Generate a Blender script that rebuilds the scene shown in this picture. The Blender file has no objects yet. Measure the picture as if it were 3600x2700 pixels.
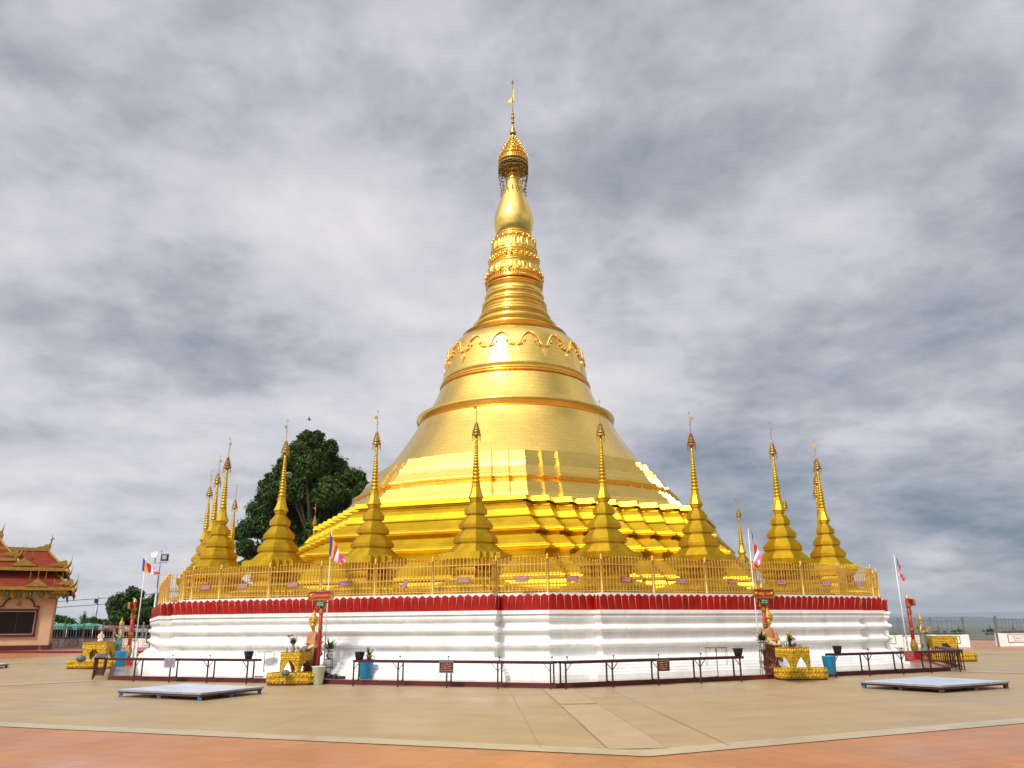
import bpy, math, random
from math import sin, cos, tan, pi, radians as R_, sqrt, atan2
from mathutils import Vector, Matrix
random.seed(7)
S = bpy.context.scene
# ------------------------------------------------------------------ camera
F, PITCH, ROLL, EYE = 2781.92, R_(17.0035), R_(-0.4375), 1.6
fw = Vector((0, cos(PITCH), sin(PITCH))); up0 = Vector((0, -sin(PITCH), cos(PITCH))); rt0 = Vector((1, 0, 0))
rt = rt0*cos(ROLL) + up0*sin(ROLL); up = -rt0*sin(ROLL) + up0*cos(ROLL)
cd = bpy.data.cameras.new('camera'); cam = bpy.data.objects.new('camera', cd); S.collection.objects.link(cam)
cd.sensor_width = 36; cd.lens = F*36/3600; cd.clip_start = .1; cd.clip_end = 60000
M4 = Matrix((rt, up, -fw)).transposed().to_4x4(); M4.translation = Vector((0, 0, EYE)); cam.matrix_world = M4
S.camera = cam
S.render.resolution_x = 1024; S.render.resolution_y = 768
def G(px, py, z=0.0):
    """survey: the point at height z seen at a spot of the 3600x2700 photograph"""
    d = fw + rt*((px-1800)/F) - up*((py-1350)/F); t = (z-EYE)/d.z
    return Vector((0, 0, EYE)) + d*t
def GY(px, py, Y):
    d = fw + rt*((px-1800)/F) - up*((py-1350)/F)
    return Vector((0, 0, EYE)) + d*(Y/d.y)
# ------------------------------------------------------------------ light
SUN_EL, SUN_AZ = 46, -30           # azimuth from -Y towards +X
sd = Vector((sin(R_(SUN_AZ))*cos(R_(SUN_EL)), -cos(R_(SUN_AZ))*cos(R_(SUN_EL)), sin(R_(SUN_EL))))
sl = bpy.data.lights.new('sun', 'SUN'); sl.energy = 2.9; sl.angle = R_(9); sl.color = (1, .95, .86)
so = bpy.data.objects.new('sun', sl); S.collection.objects.link(so); so.rotation_euler = sd.to_track_quat('Z', 'Y').to_euler()
W = bpy.data.worlds.new('World'); S.world = W; W.use_nodes = True
nt = W.node_tree; nt.nodes.clear()
def N(t, **kw):
    n = nt.nodes.new(t)
    for k, v in kw.items(): setattr(n, k, v)
    return n
def LK(a, b): nt.links.new(a, b)
def MATH(op, a, b=None, c=None, clamp=False):
    n = N('ShaderNodeMath', operation=op); n.use_clamp = clamp
    for i, v in enumerate((a, b, c)):
        if v is None: continue
        if isinstance(v, (int, float)): n.inputs[i].default_value = v
        else: LK(v, n.inputs[i])
    return n.outputs[0]
sky = N('ShaderNodeTexSky', sky_type='NISHITA'); sky.sun_disc = False
sky.sun_elevation = R_(SUN_EL); sky.sun_rotation = atan2(sd.x, sd.y)
bg1 = N('ShaderNodeBackground'); bg1.inputs['Strength'].default_value = .09; LK(sky.outputs[0], bg1.inputs['Color'])
tc = N('ShaderNodeTexCoord'); sep = N('ShaderNodeSeparateXYZ'); LK(tc.outputs['Generated'], sep.inputs[0])
X, Y, Z = sep.outputs
zc = MATH('MAXIMUM', Z, 0.0); den = MATH('ADD', zc, .24)
cx = MATH('DIVIDE', X, den); cy = MATH('DIVIDE', Y, den)
comb = N('ShaderNodeCombineXYZ'); LK(cx, comb.inputs[0]); LK(cy, comb.inputs[1]); comb.inputs[2].default_value = 3.1
def NOISE(scale, detail, rough, dist, vec, off=0.0, sc=(1, 1, 1)):
    mp = N('ShaderNodeMapping'); mp.inputs['Location'].default_value = (off, off*.7, 0); mp.inputs['Scale'].default_value = sc
    LK(vec, mp.inputs[0]); n = N('ShaderNodeTexNoise'); n.inputs['Scale'].default_value = scale
    n.inputs['Detail'].default_value = detail; n.inputs['Roughness'].default_value = rough; n.inputs['Distortion'].default_value = dist
    LK(mp.outputs[0], n.inputs['Vector']); return n.outputs['Fac']
n1 = NOISE(1.25, 8, .55, .15, comb.outputs[0], 6.1, (1, 1.0, 1))
n2 = NOISE(4.2, 9, .62, .1, comb.outputs[0], 11.4, (1, 1.0, 1))
n3 = NOISE(.5, 3, .5, 0, comb.outputs[0], 5.5)
v = MATH('ADD', MATH('MULTIPLY', n1, 1.0), MATH('MULTIPLY', n2, .48)); v = MATH('ADD', v, MATH('MULTIPLY', n3, .30)); v = MATH('SUBTRACT', v, .255)
# low in the right of the view the overcast is a darker slate band
low = MATH('SUBTRACT', 1.0, MATH('MULTIPLY', zc, 2.6), clamp=True)
rgt = MATH('MULTIPLY_ADD', X, 1.5, .08, clamp=True)
dk = MATH('MULTIPLY', MATH('MULTIPLY', low, rgt), .46)
lft = MATH('MULTIPLY', MATH('MULTIPLY_ADD', X, -1.2, 0.1, clamp=True), low)
v = MATH('SUBTRACT', v, dk); v = MATH('ADD', v, MATH('MULTIPLY', lft, .12))
ramp = N('ShaderNodeValToRGB'); LK(v, ramp.inputs[0]); el = ramp.color_ramp.elements
el[0].position = .30; el[0].color = (.14, .19, .255, 1)
el[1].position = .92; el[1].color = (.97, .93, .92, 1)
for p, c in ((.42, (.30, .335, .395, 1)), (.52, (.45, .46, .515, 1)), (.63, (.655, .645, .685, 1))):
    e = el.new(p); e.color = c
# the sun shining through behind the camera brightens the cloud round it
vd = N('ShaderNodeVectorMath', operation='DOT_PRODUCT'); LK(tc.outputs['Generated'], vd.inputs[0]); vd.inputs[1].default_value = sd
gl = MATH('POWER', MATH('MAXIMUM', vd.outputs['Value'], 0.0), 5.0)
st = MATH('MULTIPLY_ADD', gl, 2.6, .90)
bg2 = N('ShaderNodeBackground'); LK(ramp.outputs[0], bg2.inputs['Color']); LK(st, bg2.inputs['Strength'])
mx = N('ShaderNodeMixShader'); mx.inputs[0].default_value = .9; LK(bg1.outputs[0], mx.inputs[1]); LK(bg2.outputs[0], mx.inputs[2])
wo = N('ShaderNodeOutputWorld'); LK(mx.outputs[0], wo.inputs['Surface'])
S.view_settings.view_transform = 'Standard'; S.view_settings.look = 'None'; S.view_settings.gamma = 1
S.view_settings.exposure = 0.15
S.render.engine = 'CYCLES'
# ------------------------------------------------------------------ helpers
class MB:
    def __init__(s): s.v = []; s.f = []; s.m = []; s.s = []; s.uv = []
    def face(s, idx, m=0, sm=False, uv=None): s.f.append(tuple(idx)); s.m.append(m); s.s.append(sm); s.uv.append(uv)
    def quad(s, a, b, c, d, m=0, sm=False, uv=None):
        i = len(s.v); s.v += [tuple(a), tuple(b), tuple(c), tuple(d)]; s.face((i, i+1, i+2, i+3), m, sm, uv)
    def poly(s, pts, m=0, uv=None):
        i = len(s.v); s.v += [tuple(p) for p in pts]; s.face(range(i, i+len(pts)), m, False, uv)
    def box(s, c, size, rz=0.0, m=0, M=None, taper=1.0):
        i = len(s.v); a, b, h = [q/2 for q in size]
        for z, k in ((-h, 1), (h, taper)):
            for x, y in ((-a, -b), (a, -b), (a, b), (-a, b)):
                p = Vector((x*k*cos(rz)-y*k*sin(rz), x*k*sin(rz)+y*k*cos(rz), z))
                if M is not None: p = M @ p
                s.v.append((c[0]+p[0], c[1]+p[1], c[2]+p[2]))
        for q in ((3, 2, 1, 0), (4, 5, 6, 7), (0, 1, 5, 4), (1, 2, 6, 5), (2, 3, 7, 6), (3, 0, 4, 7)): s.face([i+k for k in q], m)
        return s
    def beam(s, a, b, w, h=None, m=0):
        """square bar from a to b"""
        a = Vector(a); b = Vector(b); d = b-a; L = d.length
        if L < 1e-6: return s
        h = h or w; q = d.to_track_quat('Z', 'Y').to_matrix()
        return s.box((a+b)/2, (w, h, L), 0, m, q)
    def tube(s, pts, r, n=8, m=0, sm=True, cap=True):
        pts = [Vector(p) for p in pts]; rs = r if isinstance(r, (list, tuple)) else [r]*len(pts); i0 = len(s.v)
        for k, p in enumerate(pts):
            d = (pts[min(k+1, len(pts)-1)] - pts[max(k-1, 0)])
            q = d.to_track_quat('Z', 'Y').to_matrix() if d.length > 1e-9 else Matrix.Identity(3)
            for j in range(n):
                a = 2*pi*j/n; o = q @ Vector((cos(a)*rs[k], sin(a)*rs[k], 0)); s.v.append(tuple(p+o))
        for k in range(len(pts)-1):
            for j in range(n):
                a = i0+k*n+j; b = i0+k*n+(j+1) % n; s.face((a, b, b+n, a+n), m, sm)
        if cap:
            s.face([i0+n-1-j for j in range(n)], m); s.face([i0+(len(pts)-1)*n+j for j in range(n)], m)
        return s
    def lathe(s, prof, n=32, m=0, c=(0, 0, 0), sm=True, a0=0.0, uvs=None, rot=None, sx=1, sy=1):
        """prof: list of (z, r[, m])"""
        i0 = len(s.v); L = 0.0; Ls = []
        for k, p in enumerate(prof):
            if k: L += math.hypot(p[0]-prof[k-1][0], p[1]-prof[k-1][1])
            Ls.append(L)
            for j in range(n):
                a = a0+2*pi*j/n; q = Vector((p[1]*cos(a)*sx, p[1]*sin(a)*sy, p[0]))
                if rot is not None: q = rot @ q
                s.v.append((c[0]+q[0], c[1]+q[1], c[2]+q[2]))
        for k in range(len(prof)-1):
            mm = prof[k][2] if len(prof[k]) > 2 else m
            for j in range(n):
                a = i0+k*n+j; b = i0+k*n+(j+1) % n
                u0, u1 = j/n, (j+1)/n; uv = None
                if uvs: uv = [(u0*uvs, Ls[k]), (u1*uvs, Ls[k]), (u1*uvs, Ls[k+1]), (u0*uvs, Ls[k+1])]
                s.face((a, b, b+n, a+n), mm, sm, uv)
        if prof[0][1] > 1e-4: s.face([i0+n-1-j for j in range(n)], m)
        if prof[-1][1] > 1e-4: s.face([i0+(len(prof)-1)*n+j for j in range(n)], m)
        return s
    def loft(s, rings, m=0, cap=True, capb=False, close=True, ms=None, sm=False):
        """rings: lists of points, same count; planar caps as n-gons"""
        n = len(rings[0]); i0 = len(s.v); L = 0.0
        per = [0.0]
        for j in range(n): per.append(per[-1]+(Vector(rings[0][j])-Vector(rings[0][(j+1) % n])).length)
        for r in rings: s.v += [tuple(p) for p in r]
        for k in range(len(rings)-1):
            L2 = L+(Vector(rings[k][0])-Vector(rings[k+1][0])).length
            for j in range(n if close else n-1):
                a = i0+k*n+j; b = i0+k*n+(j+1) % n
                s.face((a, b, b+n, a+n), ms[k] if ms else m, sm, [(per[j], L), (per[j+1], L), (per[j+1], L2), (per[j], L2)])
            L = L2
        if cap: s.face([i0+(len(rings)-1)*n+j for j in range(n)], ms[-1] if ms else m)
        if capb: s.face([i0+n-1-j for j in range(n)], m)
        return s
    def sphere(s, c, r, n=10, k=6, m=0, sz=1.0):
        return s.lathe([(r*sz*-cos(pi*i/k), max(r*sin(pi*i/k), 1e-5)) for i in range(k+1)], n, m, c)
    def torus(s, c, R, r, n=32, k=8, m=0, rot=None):
        i0 = len(s.v)
        for i in range(n):
            for j in range(k):
                a = 2*pi*i/n; b = 2*pi*j/k; q = Vector(((R+r*cos(b))*cos(a), (R+r*cos(b))*sin(a), r*sin(b)))
                if rot is not None: q = rot @ q
                s.v.append((c[0]+q[0], c[1]+q[1], c[2]+q[2]))
        for i in range(n):
            for j in range(k):
                s.face((i0+i*k+j, i0+((i+1) % n)*k+j, i0+((i+1) % n)*k+(j+1) % k, i0+i*k+(j+1) % k), m, True)
        return s
    def prism(s, pts2, h, M=None, m=0):
        """outline in x,z extruded h along y (centred)"""
        n = len(pts2); i = len(s.v)
        for y in (-h/2, h/2):
            for x, z in pts2:
                p = Vector((x, y, z)); p = M @ p if M is not None else p; s.v.append(tuple(p))
        s.face(range(i, i+n), m); s.face([i+n+n-1-k for k in range(n)], m)
        for k in range(n):
            a = i+k; b = i+(k+1) % n; s.face((a, a+n, b+n, b), m)
        return s
    def obj(s, name, mats, parent=None, loc=None, rz=0.0):
        me = bpy.data.meshes.new(name); me.from_pydata(s.v, [], s.f)
        if not isinstance(mats, (list, tuple)): mats = [mats]
        for m in mats: me.materials.append(m)
        me.polygons.foreach_set('material_index', s.m); me.polygons.foreach_set('use_smooth', s.s)
        if any(u is not None for u in s.uv):
            ul = me.uv_layers.new(name='UVMap')
            for p, u in zip(me.polygons, s.uv):
                if u is not None:
                    for li, q in zip(p.loop_indices, u): ul.data[li].uv = q
        me.update()
        o = bpy.data.objects.new(name, me); S.collection.objects.link(o)
        if parent is not None: o.parent = parent
        if loc is not None: o.location = loc
        if rz: o.rotation_euler = (0, 0, rz)
        return o
def tag(o, label=None, cat=None, group=None, kind=None):
    if label: o['label'] = label
    if cat: o['category'] = cat
    if group: o['group'] = group
    if kind: o['kind'] = kind
    return o
def thing(name, label, cat, loc=(0, 0, 0), rz=0.0, group=None):
    o = bpy.data.objects.new(name, None); S.collection.objects.link(o); o.empty_display_size = .2
    o.location = loc; o.rotation_euler = (0, 0, rz); return tag(o, label, cat, group)
def struct(name, mb, mats): return tag(mb.obj(name, mats), kind='structure')
def copytree(src, parent=None):
    c = src.copy(); S.collection.objects.link(c)
    if parent is not None: c.parent = parent
    for ch in list(src.children): copytree(ch, c)
    return c
TXT = {}
def text_mb(txt, size, depth=.004):
    """lettering as solid mesh in the x,z plane facing -y, centred"""
    k = (txt, size)
    if k not in TXT:
        cu = bpy.data.curves.new('t', 'FONT'); cu.body = txt; cu.size = size; cu.extrude = depth; cu.align_x = 'CENTER'; cu.align_y = 'CENTER'; cu.resolution_u = 2
        cu.space_character = 1.0; cu.offset = size*.006
        to = bpy.data.objects.new('t', cu); S.collection.objects.link(to)
        dg = bpy.context.evaluated_depsgraph_get(); me = to.evaluated_get(dg).to_mesh()
        vs = [tuple(v.co) for v in me.vertices]; fs = [tuple(p.vertices) for p in me.polygons]
        to.evaluated_get(dg).to_mesh_clear(); bpy.data.objects.remove(to); bpy.data.curves.remove(cu); TXT[k] = (vs, fs)
    mb = MB(); vs, fs = TXT[k]
    mb.v = [(x, -z, y) for x, y, z in vs]
    for f in fs: mb.face(f)
    return mb
# ------------------------------------------------------------------ materials
def mat(name, col, rough=.6, metal=0.0, noise=None, bump=None, spec=.5, coords='Object', streak=None, brick=None, trans=0.0, rnoise=None, alpha=1.0, stains=()):
    """noise=(scale, amount), bump=(scale, strength, dist), streak=(sx,sy,sz, amount)"""
    m = bpy.data.materials.new(name); m.use_nodes = True; t = m.node_tree; b = t.nodes['Principled BSDF']
    b.inputs['Base Color'].default_value = (*col, 1); b.inputs['Roughness'].default_value = rough; b.inputs['Metallic'].default_value = metal
    b.inputs['Specular IOR Level'].default_value = spec
    if alpha < 1: b.inputs['Alpha'].default_value = alpha
    if trans: b.inputs['Transmission Weight'].default_value = trans
    nd = t.nodes; lk = t.links
    tc = nd.new('ShaderNodeTexCoord'); out = None; src = tc.outputs[coords]
    def noi(scale, detail=4, sc=None):
        v = src
        if sc:
            mp = nd.new('ShaderNodeMapping'); mp.inputs['Scale'].default_value = sc; lk.new(src, mp.inputs[0]); v = mp.outputs[0]
        n = nd.new('ShaderNodeTexNoise'); n.inputs['Scale'].default_value = scale; n.inputs['Detail'].default_value = detail; n.inputs['Roughness'].default_value = .6
        lk.new(v, n.inputs['Vector']); return n.outputs['Fac']
    colsrc = None
    def vary(colin, fac, amt, dark=None):
        mr = nd.new('ShaderNodeMapRange'); mr.inputs['From Min'].default_value = .3; mr.inputs['From Max'].default_value = .7
        mr.inputs['To Min'].default_value = 1-amt; mr.inputs['To Max'].default_value = 1+amt*.6; lk.new(fac, mr.inputs['Value'])
        x = nd.new('ShaderNodeVectorMath'); x.operation = 'SCALE'; lk.new(mr.outputs[0], x.inputs['Scale'])
        if colin is None: x.inputs[0].default_value = col
        else: lk.new(colin, x.inputs[0])
        return x.outputs[0]
    if brick:
        # (bw, bh, mortar, mortar colour, strength, offset)
        br = nd.new('ShaderNodeTexBrick'); lk.new(tc.outputs['UV'], br.inputs['Vector']); br.inputs['Scale'].default_value = 1
        br.inputs['Brick Width'].default_value = brick[0]; br.inputs['Row Height'].default_value = brick[1]; br.inputs['Mortar Size'].default_value = brick[2]
        br.inputs['Color1'].default_value = (*col, 1); br.inputs['Color2'].default_value = (*[c*brick[4] for c in col], 1); br.inputs['Mortar'].default_value = (*brick[3], 1)
        br.inputs['Mortar Smooth'].default_value = .3; br.offset = brick[5]; colsrc = br.outputs['Color']
    if noise: colsrc = vary(colsrc, noi(noise[0]), noise[1])
    if streak: colsrc = vary(colsrc, noi(1, 3, streak[:3]), streak[3])
    for (sc3, lo, hi, scol, amt) in stains:
        f = noi(1, 6, sc3); mr = nd.new('ShaderNodeMapRange'); mr.inputs['From Min'].default_value = lo; mr.inputs['From Max'].default_value = hi
        mr.inputs['To Min'].default_value = 0; mr.inputs['To Max'].default_value = amt; lk.new(f, mr.inputs['Value'])
        mi = nd.new('ShaderNodeMix'); mi.data_type = 'RGBA'; lk.new(mr.outputs[0], mi.inputs[0])
        if colsrc is None: mi.inputs[6].default_value = (*col, 1)
        else: lk.new(colsrc, mi.inputs[6])
        mi.inputs[7].default_value = (*scol, 1); colsrc = mi.outputs[2]
    if colsrc is not None: lk.new(colsrc, b.inputs['Base Color'])
    nrm = None
    if bump:
        bp = nd.new('ShaderNodeBump'); bp.inputs['Strength'].default_value = bump[1]; bp.inputs['Distance'].default_value = bump[2]
        lk.new(noi(bump[0], 5), bp.inputs['Height']); nrm = bp.outputs[0]
    if brick and len(brick) > 6:
        bp = nd.new('ShaderNodeBump'); bp.inputs['Strength'].default_value = brick[6]; bp.inputs['Distance'].default_value = .01; bp.invert = True
        lk.new(br.outputs['Fac'], bp.inputs['Height'])
        if nrm is not None: lk.new(nrm, bp.inputs['Normal'])
        nrm = bp.outputs[0]
    if nrm is not None: lk.new(nrm, b.inputs['Normal'])
    if rnoise:
        mr = nd.new('ShaderNodeMapRange'); mr.inputs['From Min'].default_value = .35; mr.inputs['From Max'].default_value = .65
        mr.inputs['To Min'].default_value = rnoise[1]; mr.inputs['To Max'].default_value = rnoise[2]; lk.new(noi(rnoise[0], 3), mr.inputs['Value']); lk.new(mr.outputs[0], b.inputs['Roughness'])
    return m
M = {}
M['gold_paint'] = mat('gold_paint', (.73, .465, .016), .31, .85, noise=(1.1, .18), bump=(3.2, .22, .03), streak=(.5, .5, 9, .10), stains=[((.9, .9, .5), .56, .72, (.45, .28, .02), .55), ((3, 3, .5), .62, .75, (.30, .17, .03), .5)])
M['gold_plate'] = mat('gold_plate', (1.0, .68, .165), .25, 1.0, bump=(2.6, .27, .04), brick=(.46, .24, .008, (.78, .48, .09), .95, .5, .15), rnoise=(.8, .16, .27))
M['gold_smooth'] = mat('gold_smooth', (.98, .60, .11), .24, 1.0, bump=(3, .3, .03), noise=(1.5, .08))
M['gold_stupa'] = mat('gold_stupa', (.62, .395, .016), .40, .75, noise=(2.5, .22), bump=(6, .18, .02), stains=[((1.3, 1.3, .6), .54, .7, (.24, .13, .015), .6)])
M['gold_old'] = mat('gold_old', (.50, .33, .08), .45, .9, noise=(12, .45))
M['gold_dark'] = mat('gold_dark', (.30, .20, .06), .55, .6, noise=(20, .5))
M['gold_fence'] = mat('gold_fence', (.66, .39, .08), .42, .35, noise=(4, .18))
M['gold_carved'] = mat('gold_carved', (.62, .38, .02), .38, .55, noise=(14, .4), bump=(26, .9, .03))
M['white_plaster'] = mat('white_plaster', (.80, .79, .755), .6, noise=(1.3, .11), streak=(3.0, 3.0, .35, .08), bump=(4, .1, .02), stains=[((2.2, 2.2, .30), .60, .74, (.42, .38, .31), .55), ((5, 5, 3), .66, .76, (.25, .22, .18), .6)])
M['white_trim'] = mat('white_trim', (.80, .79, .74), .6, noise=(5, .14))
M['petal_red'] = mat('petal_red', (.33, .004, .002), .34, noise=(2.5, .35), spec=.35)
M['petal_seam'] = mat('petal_seam', (.70, .42, .22), .4, .3)
M['kerb_red'] = mat('kerb_red', (.11, .009, .008), .5, noise=(2.5, .35))
M['rail_red'] = mat('rail_red', (.055, .007, .007), .45, noise=(8, .4))
M['post_red'] = mat('post_red', (.42, .010, .008), .35, noise=(5, .2))
M['sign_red'] = mat('sign_red', (.36, .012, .014), .45)
M['plaque_pink'] = mat('plaque_pink', (.34, .10, .12), .5, noise=(18, .25))
M['sign_green'] = mat('sign_green', (.01, .14, .05), .5)
M['white_paint'] = mat('white_paint', (.82, .81, .78), .5, noise=(8, .1))
M['steel'] = mat('steel', (.62, .62, .62), .22, 1.0)
M['grey_metal'] = mat('grey_metal', (.36, .38, .40), .5, .5, noise=(6, .2))
M['black'] = mat('black', (.012, .012, .013), .55, noise=(12, .4))
M['blue_plastic'] = mat('blue_plastic', (.012, .27, .52), .35, noise=(6, .18))
M['pale_plastic'] = mat('pale_plastic', (.62, .68, .50), .45, noise=(5, .22), bump=(20, .1, .01))
M['blue_paint'] = mat('blue_paint', (.05, .20, .38), .5, noise=(8, .3))
M['brown_wood'] = mat('brown_wood', (.12, .035, .02), .6, noise=(8, .3))
M['deck_blue'] = mat('deck_blue', (.42, .51, .62), .38, noise=(7, .1), streak=(5, .4, 1, .14), stains=[((3, 3, 3), .58, .72, (.25, .27, .28), .5)])
M['skin_gold'] = mat('skin_gold', (.62, .34, .06), .38, .35, noise=(10, .15))
M['robe_peach'] = mat('robe_peach', (.44, .19, .09), .55, noise=(8, .2), bump=(9, .4, .03))
M['robe_blue'] = mat('robe_blue', (.06, .26, .36), .5, noise=(8, .2), bump=(9, .4, .03))
M['robe_grey'] = mat('robe_grey', (.20, .19, .17), .5, noise=(8, .2), bump=(9, .4, .03))
M['lap_cream'] = mat('lap_cream', (.62, .48, .20), .5, noise=(12, .2))
M['throne'] = mat('throne', (.20, .05, .02), .45, .2, noise=(13, .6), bump=(18, .9, .04))
M['leaf'] = mat('leaf', (.055, .13, .018), .45, noise=(1.3, .5))
M['leaf_dark'] = mat('leaf_dark', (.024, .060, .007), .6, spec=.2, noise=(1.1, .55))
M['leaf_mid'] = mat('leaf_mid', (.050, .11, .010), .6, spec=.2, noise=(.9, .55))
M['leaf_tan'] = mat('leaf_tan', (.09, .105, .014), .6, spec=.2, noise=(1.1, .4))
M['bark'] = mat('bark', (.06, .045, .03), .85, noise=(4, .4))
M['terracotta'] = mat('terracotta', (.30, .08, .03), .7)
M['flower_pink'] = mat('flower_pink', (.55, .12, .35), .5)
M['flower_yellow'] = mat('flower_yellow', (.75, .48, .02), .5)
M['flower_white'] = mat('flower_white', (.75, .72, .55), .5)
M['stone'] = mat('stone', (.10, .12, .11), .6, noise=(10, .3))
M['silver'] = mat('silver', (.42, .42, .40), .35, .8)
M['glass'] = mat('glass', (.85, .88, .88), .08, spec=.6, trans=.8)
M['wall_peach'] = mat('wall_peach', (.62, .41, .235), .75, noise=(1.2, .08), streak=(1.5, 1.5, .4, .05))
M['maroon'] = mat('maroon', (.085, .008, .008), .5, noise=(3, .2))
M['roof_tile'] = mat('roof_tile', (.26, .044, .022), .75, spec=.15, brick=(.24, .17, .02, (.16, .022, .010), .80, .5, .6), noise=(1.5, .2))
M['gold_trim'] = mat('gold_trim', (.34, .205, .022), .5, .3, noise=(9, .5), bump=(12, .8, .05))
M['dark_glass'] = mat('dark_glass', (.012, .007, .004), .3, spec=.2, noise=(1.0, .5))
M['valance_green'] = mat('valance_green', (.05, .12, .03), .5)
F_ = {'blue': (.02, .05, .28), 'orange': (.85, .30, .01), 'red': (.42, .012, .010), 'white': (.78, .76, .78), 'pink': (.80, .10, .32)}
for k, c in F_.items(): M['flag_'+k] = mat('flag_'+k, c, .7, noise=(6, .08))
# ------------------------------------------------------------------ the pagoda's axis and frame
AX = Vector((.1743, 42.6242, 0)); TH = R_(2.7565-22.5); T8 = tan(pi/8)
def loc2w(x, y, z=0.0):
    return Vector((AX.x + x*cos(TH)-y*sin(TH), AX.y + x*sin(TH)+y*cos(TH), z))
def EP(k, ap, t, z=0.0):
    """point on side k of the octagon: apothem ap, t along the side; world coordinates"""
    a = TH + k*pi/4; return Vector((AX.x + sin(a)*ap + cos(a)*t, AX.y - cos(a)*ap + sin(a)*t, z))
def EL(k, ap, t, z=0.0):
    a = k*pi/4; return Vector((sin(a)*ap + cos(a)*t, -cos(a)*ap + sin(a)*t, z))
# ------------------------------------------------------------------ ground
M['concrete'] = mat('concrete', (.375, .27, .14), .6, coords='UV', noise=(.5, .10), streak=(.5, 2.2, 1, .09), bump=(14, .25, .01), rnoise=(.22, .30, .62), spec=.3, stains=[((.35, .35, 1), .55, .72, (.30, .215, .12), .55), ((3.5, 3.5, 1), .68, .76, (.17, .12, .075), .6), ((.8, 2.2, 1), .60, .74, (.48, .36, .22), .5)])
M['band_pale'] = mat('band_pale', (.42, .305, .175), .55, coords='UV', noise=(1.2, .16), bump=(12, .12, .01))
M['concrete_pale'] = mat('concrete_pale', (.43, .36, .225), .5, coords='UV', noise=(2.5, .14), bump=(12, .12, .01), rnoise=(.5, .25, .55))
M['tile_orange'] = mat('tile_orange', (.46, .185, .062), .42, coords='UV', noise=(.35, .16), brick=(.40, .40, .007, (.26, .10, .05), .90, 0.0, .3), rnoise=(.4, .25, .5), stains=[((.5, .5, 1), .56, .74, (.30, .11, .05), .5), ((4, 4, 1), .68, .77, (.16, .07, .04), .5)])
M['floor_wet'] = mat('floor_wet', (.36, .31, .23), .14, coords='UV', noise=(1.1, .2), brick=(.6, .6, .006, (.25, .22, .17), .93, 0.0), rnoise=(.5, .06, .28))
M['joint'] = mat('joint', (.32, .23, .125), .7)
M['earth'] = mat('earth', (.10, .11, .05), .9, noise=(.05, .4))
M['plain'] = mat('plain', (.075, .095, .05), .9, noise=(.004, .5))
def sector_ring(mb, a0, a1, z, m=0, kk=range(8), sub=1):
    for k in kk:
        for i in range(sub):
            b0 = a0+(a1-a0)*i/sub; b1 = a0+(a1-a0)*(i+1)/sub
            P = [(k, b0, -b0*T8), (k, b0, b0*T8), (k, b1, b1*T8), (k, b1, -b1*T8)]
            pts = [EP(*q, z) for q in P]
            mb.poly([pts[0], pts[3], pts[2], pts[1]], m, [(P[j][2], P[j][1]) for j in (0, 3, 2, 1)])
g = MB()
hub = AX.copy()
g.poly([(-140, -30, -.03), (95, -30, -.03), (62, 66, -.03), (30, 140, -.03), (-140, 140, -.03)])
g.quad((95, -30, -.03), (280, -90, -15.6), (230, 240, -15.6), (62, 66, -.03))
g.quad((62, 66, -.03), (230, 240, -15.6), (30, 420, -15.6), (30, 140, -.03))
struct('ground', g, M['earth'])
pl = MB(); pl.quad((-16000, -3000, -15.5), (16000, -3000, -15.5), (16000, 17500, -15.5), (-16000, 17500, -15.5)); struct('plain', pl, M['plain'])
p1 = MB(); sector_ring(p1, 10, 28.75, 0, sub=1); struct('plaza_paving', p1, M['concrete'])
p2 = MB(); sector_ring(p2, 28.75, 29.25, .004); struct('plaza_border', p2, M['concrete_pale'])
p3 = MB(); sector_ring(p3, 29.25, 54, -.004); struct('tile_pavement', p3, M['tile_orange'])
# radial bands that run out from the kerb's corners, with dark joints
pb = MB(); jn = MB()
def strip(mb, a, b, w, z, n=None):
    a = Vector(a); b = Vector(b); d = (b-a).normalized(); q = Vector((-d.y, d.x, 0))*w/2
    L = (b-a).length
    mb.poly([(a.x-q.x, a.y-q.y, z), (a.x+q.x, a.y+q.y, z), (b.x+q.x, b.y+q.y, z), (b.x-q.x, b.y-q.y, z)][::-1], 0, [(0, 0), (w, 0), (w, L), (0, L)][::-1])
for kv in range(8):
    a = TH + kv*pi/4 + pi/8; r = Vector((sin(a), -cos(a), 0)); s = Vector((cos(a), sin(a), 0)); c8 = cos(pi/8)
    i0, i1 = 18.8/c8, 28.75/c8
    mid = i0+(i1-i0)*.40
    strip(pb, AX+r*(i0)+s*0, AX+r*(mid-.1), .80, .008); strip(pb, AX+r*(mid+.1), AX+r*(i1-.1), .80, .008)
    for o in (-1.30, -.405, .405, 1.30):
        strip(jn, AX+r*(i0-.25)+s*o, AX+r*(mid-.12)+s*o, .014, .012); strip(jn, AX+r*(mid+.12)+s*o, AX+r*(i1-.3)+s*o, .014, .012)
for k in range(8):
    for t in (-3.9, 0.2, 4.1):
        strip(jn, EP(k, 18.8, t*.9), EP(k, 28.6, t*1.35), .010, .012)
    for ap, in ((25.4,),):
        strip(jn, EP(k, ap, -ap*T8+1.4), EP(k, ap, ap*T8-1.4), .009, .012)
struct('paving_bands', pb, M['band_pale']); struct('paving_joints', jn, M['joint'])
# the low red kerb and the wet tiled floor inside it
KA = 18.62
kb = MB()
rings = [[EP(k, ap, -ap*T8, z) for k in range(8)] for ap, z in ((KA, 0), (KA, .125), (KA-.16, .125), (KA-.16, .10))]
kb.loft([[p for p in r] for r in rings], cap=False); struct('kerb', kb, M['kerb_red'])
fl = MB(); sector_ring(fl, 8, KA-.165, .112); struct('platform_floor', fl, M['floor_wet'])
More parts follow.
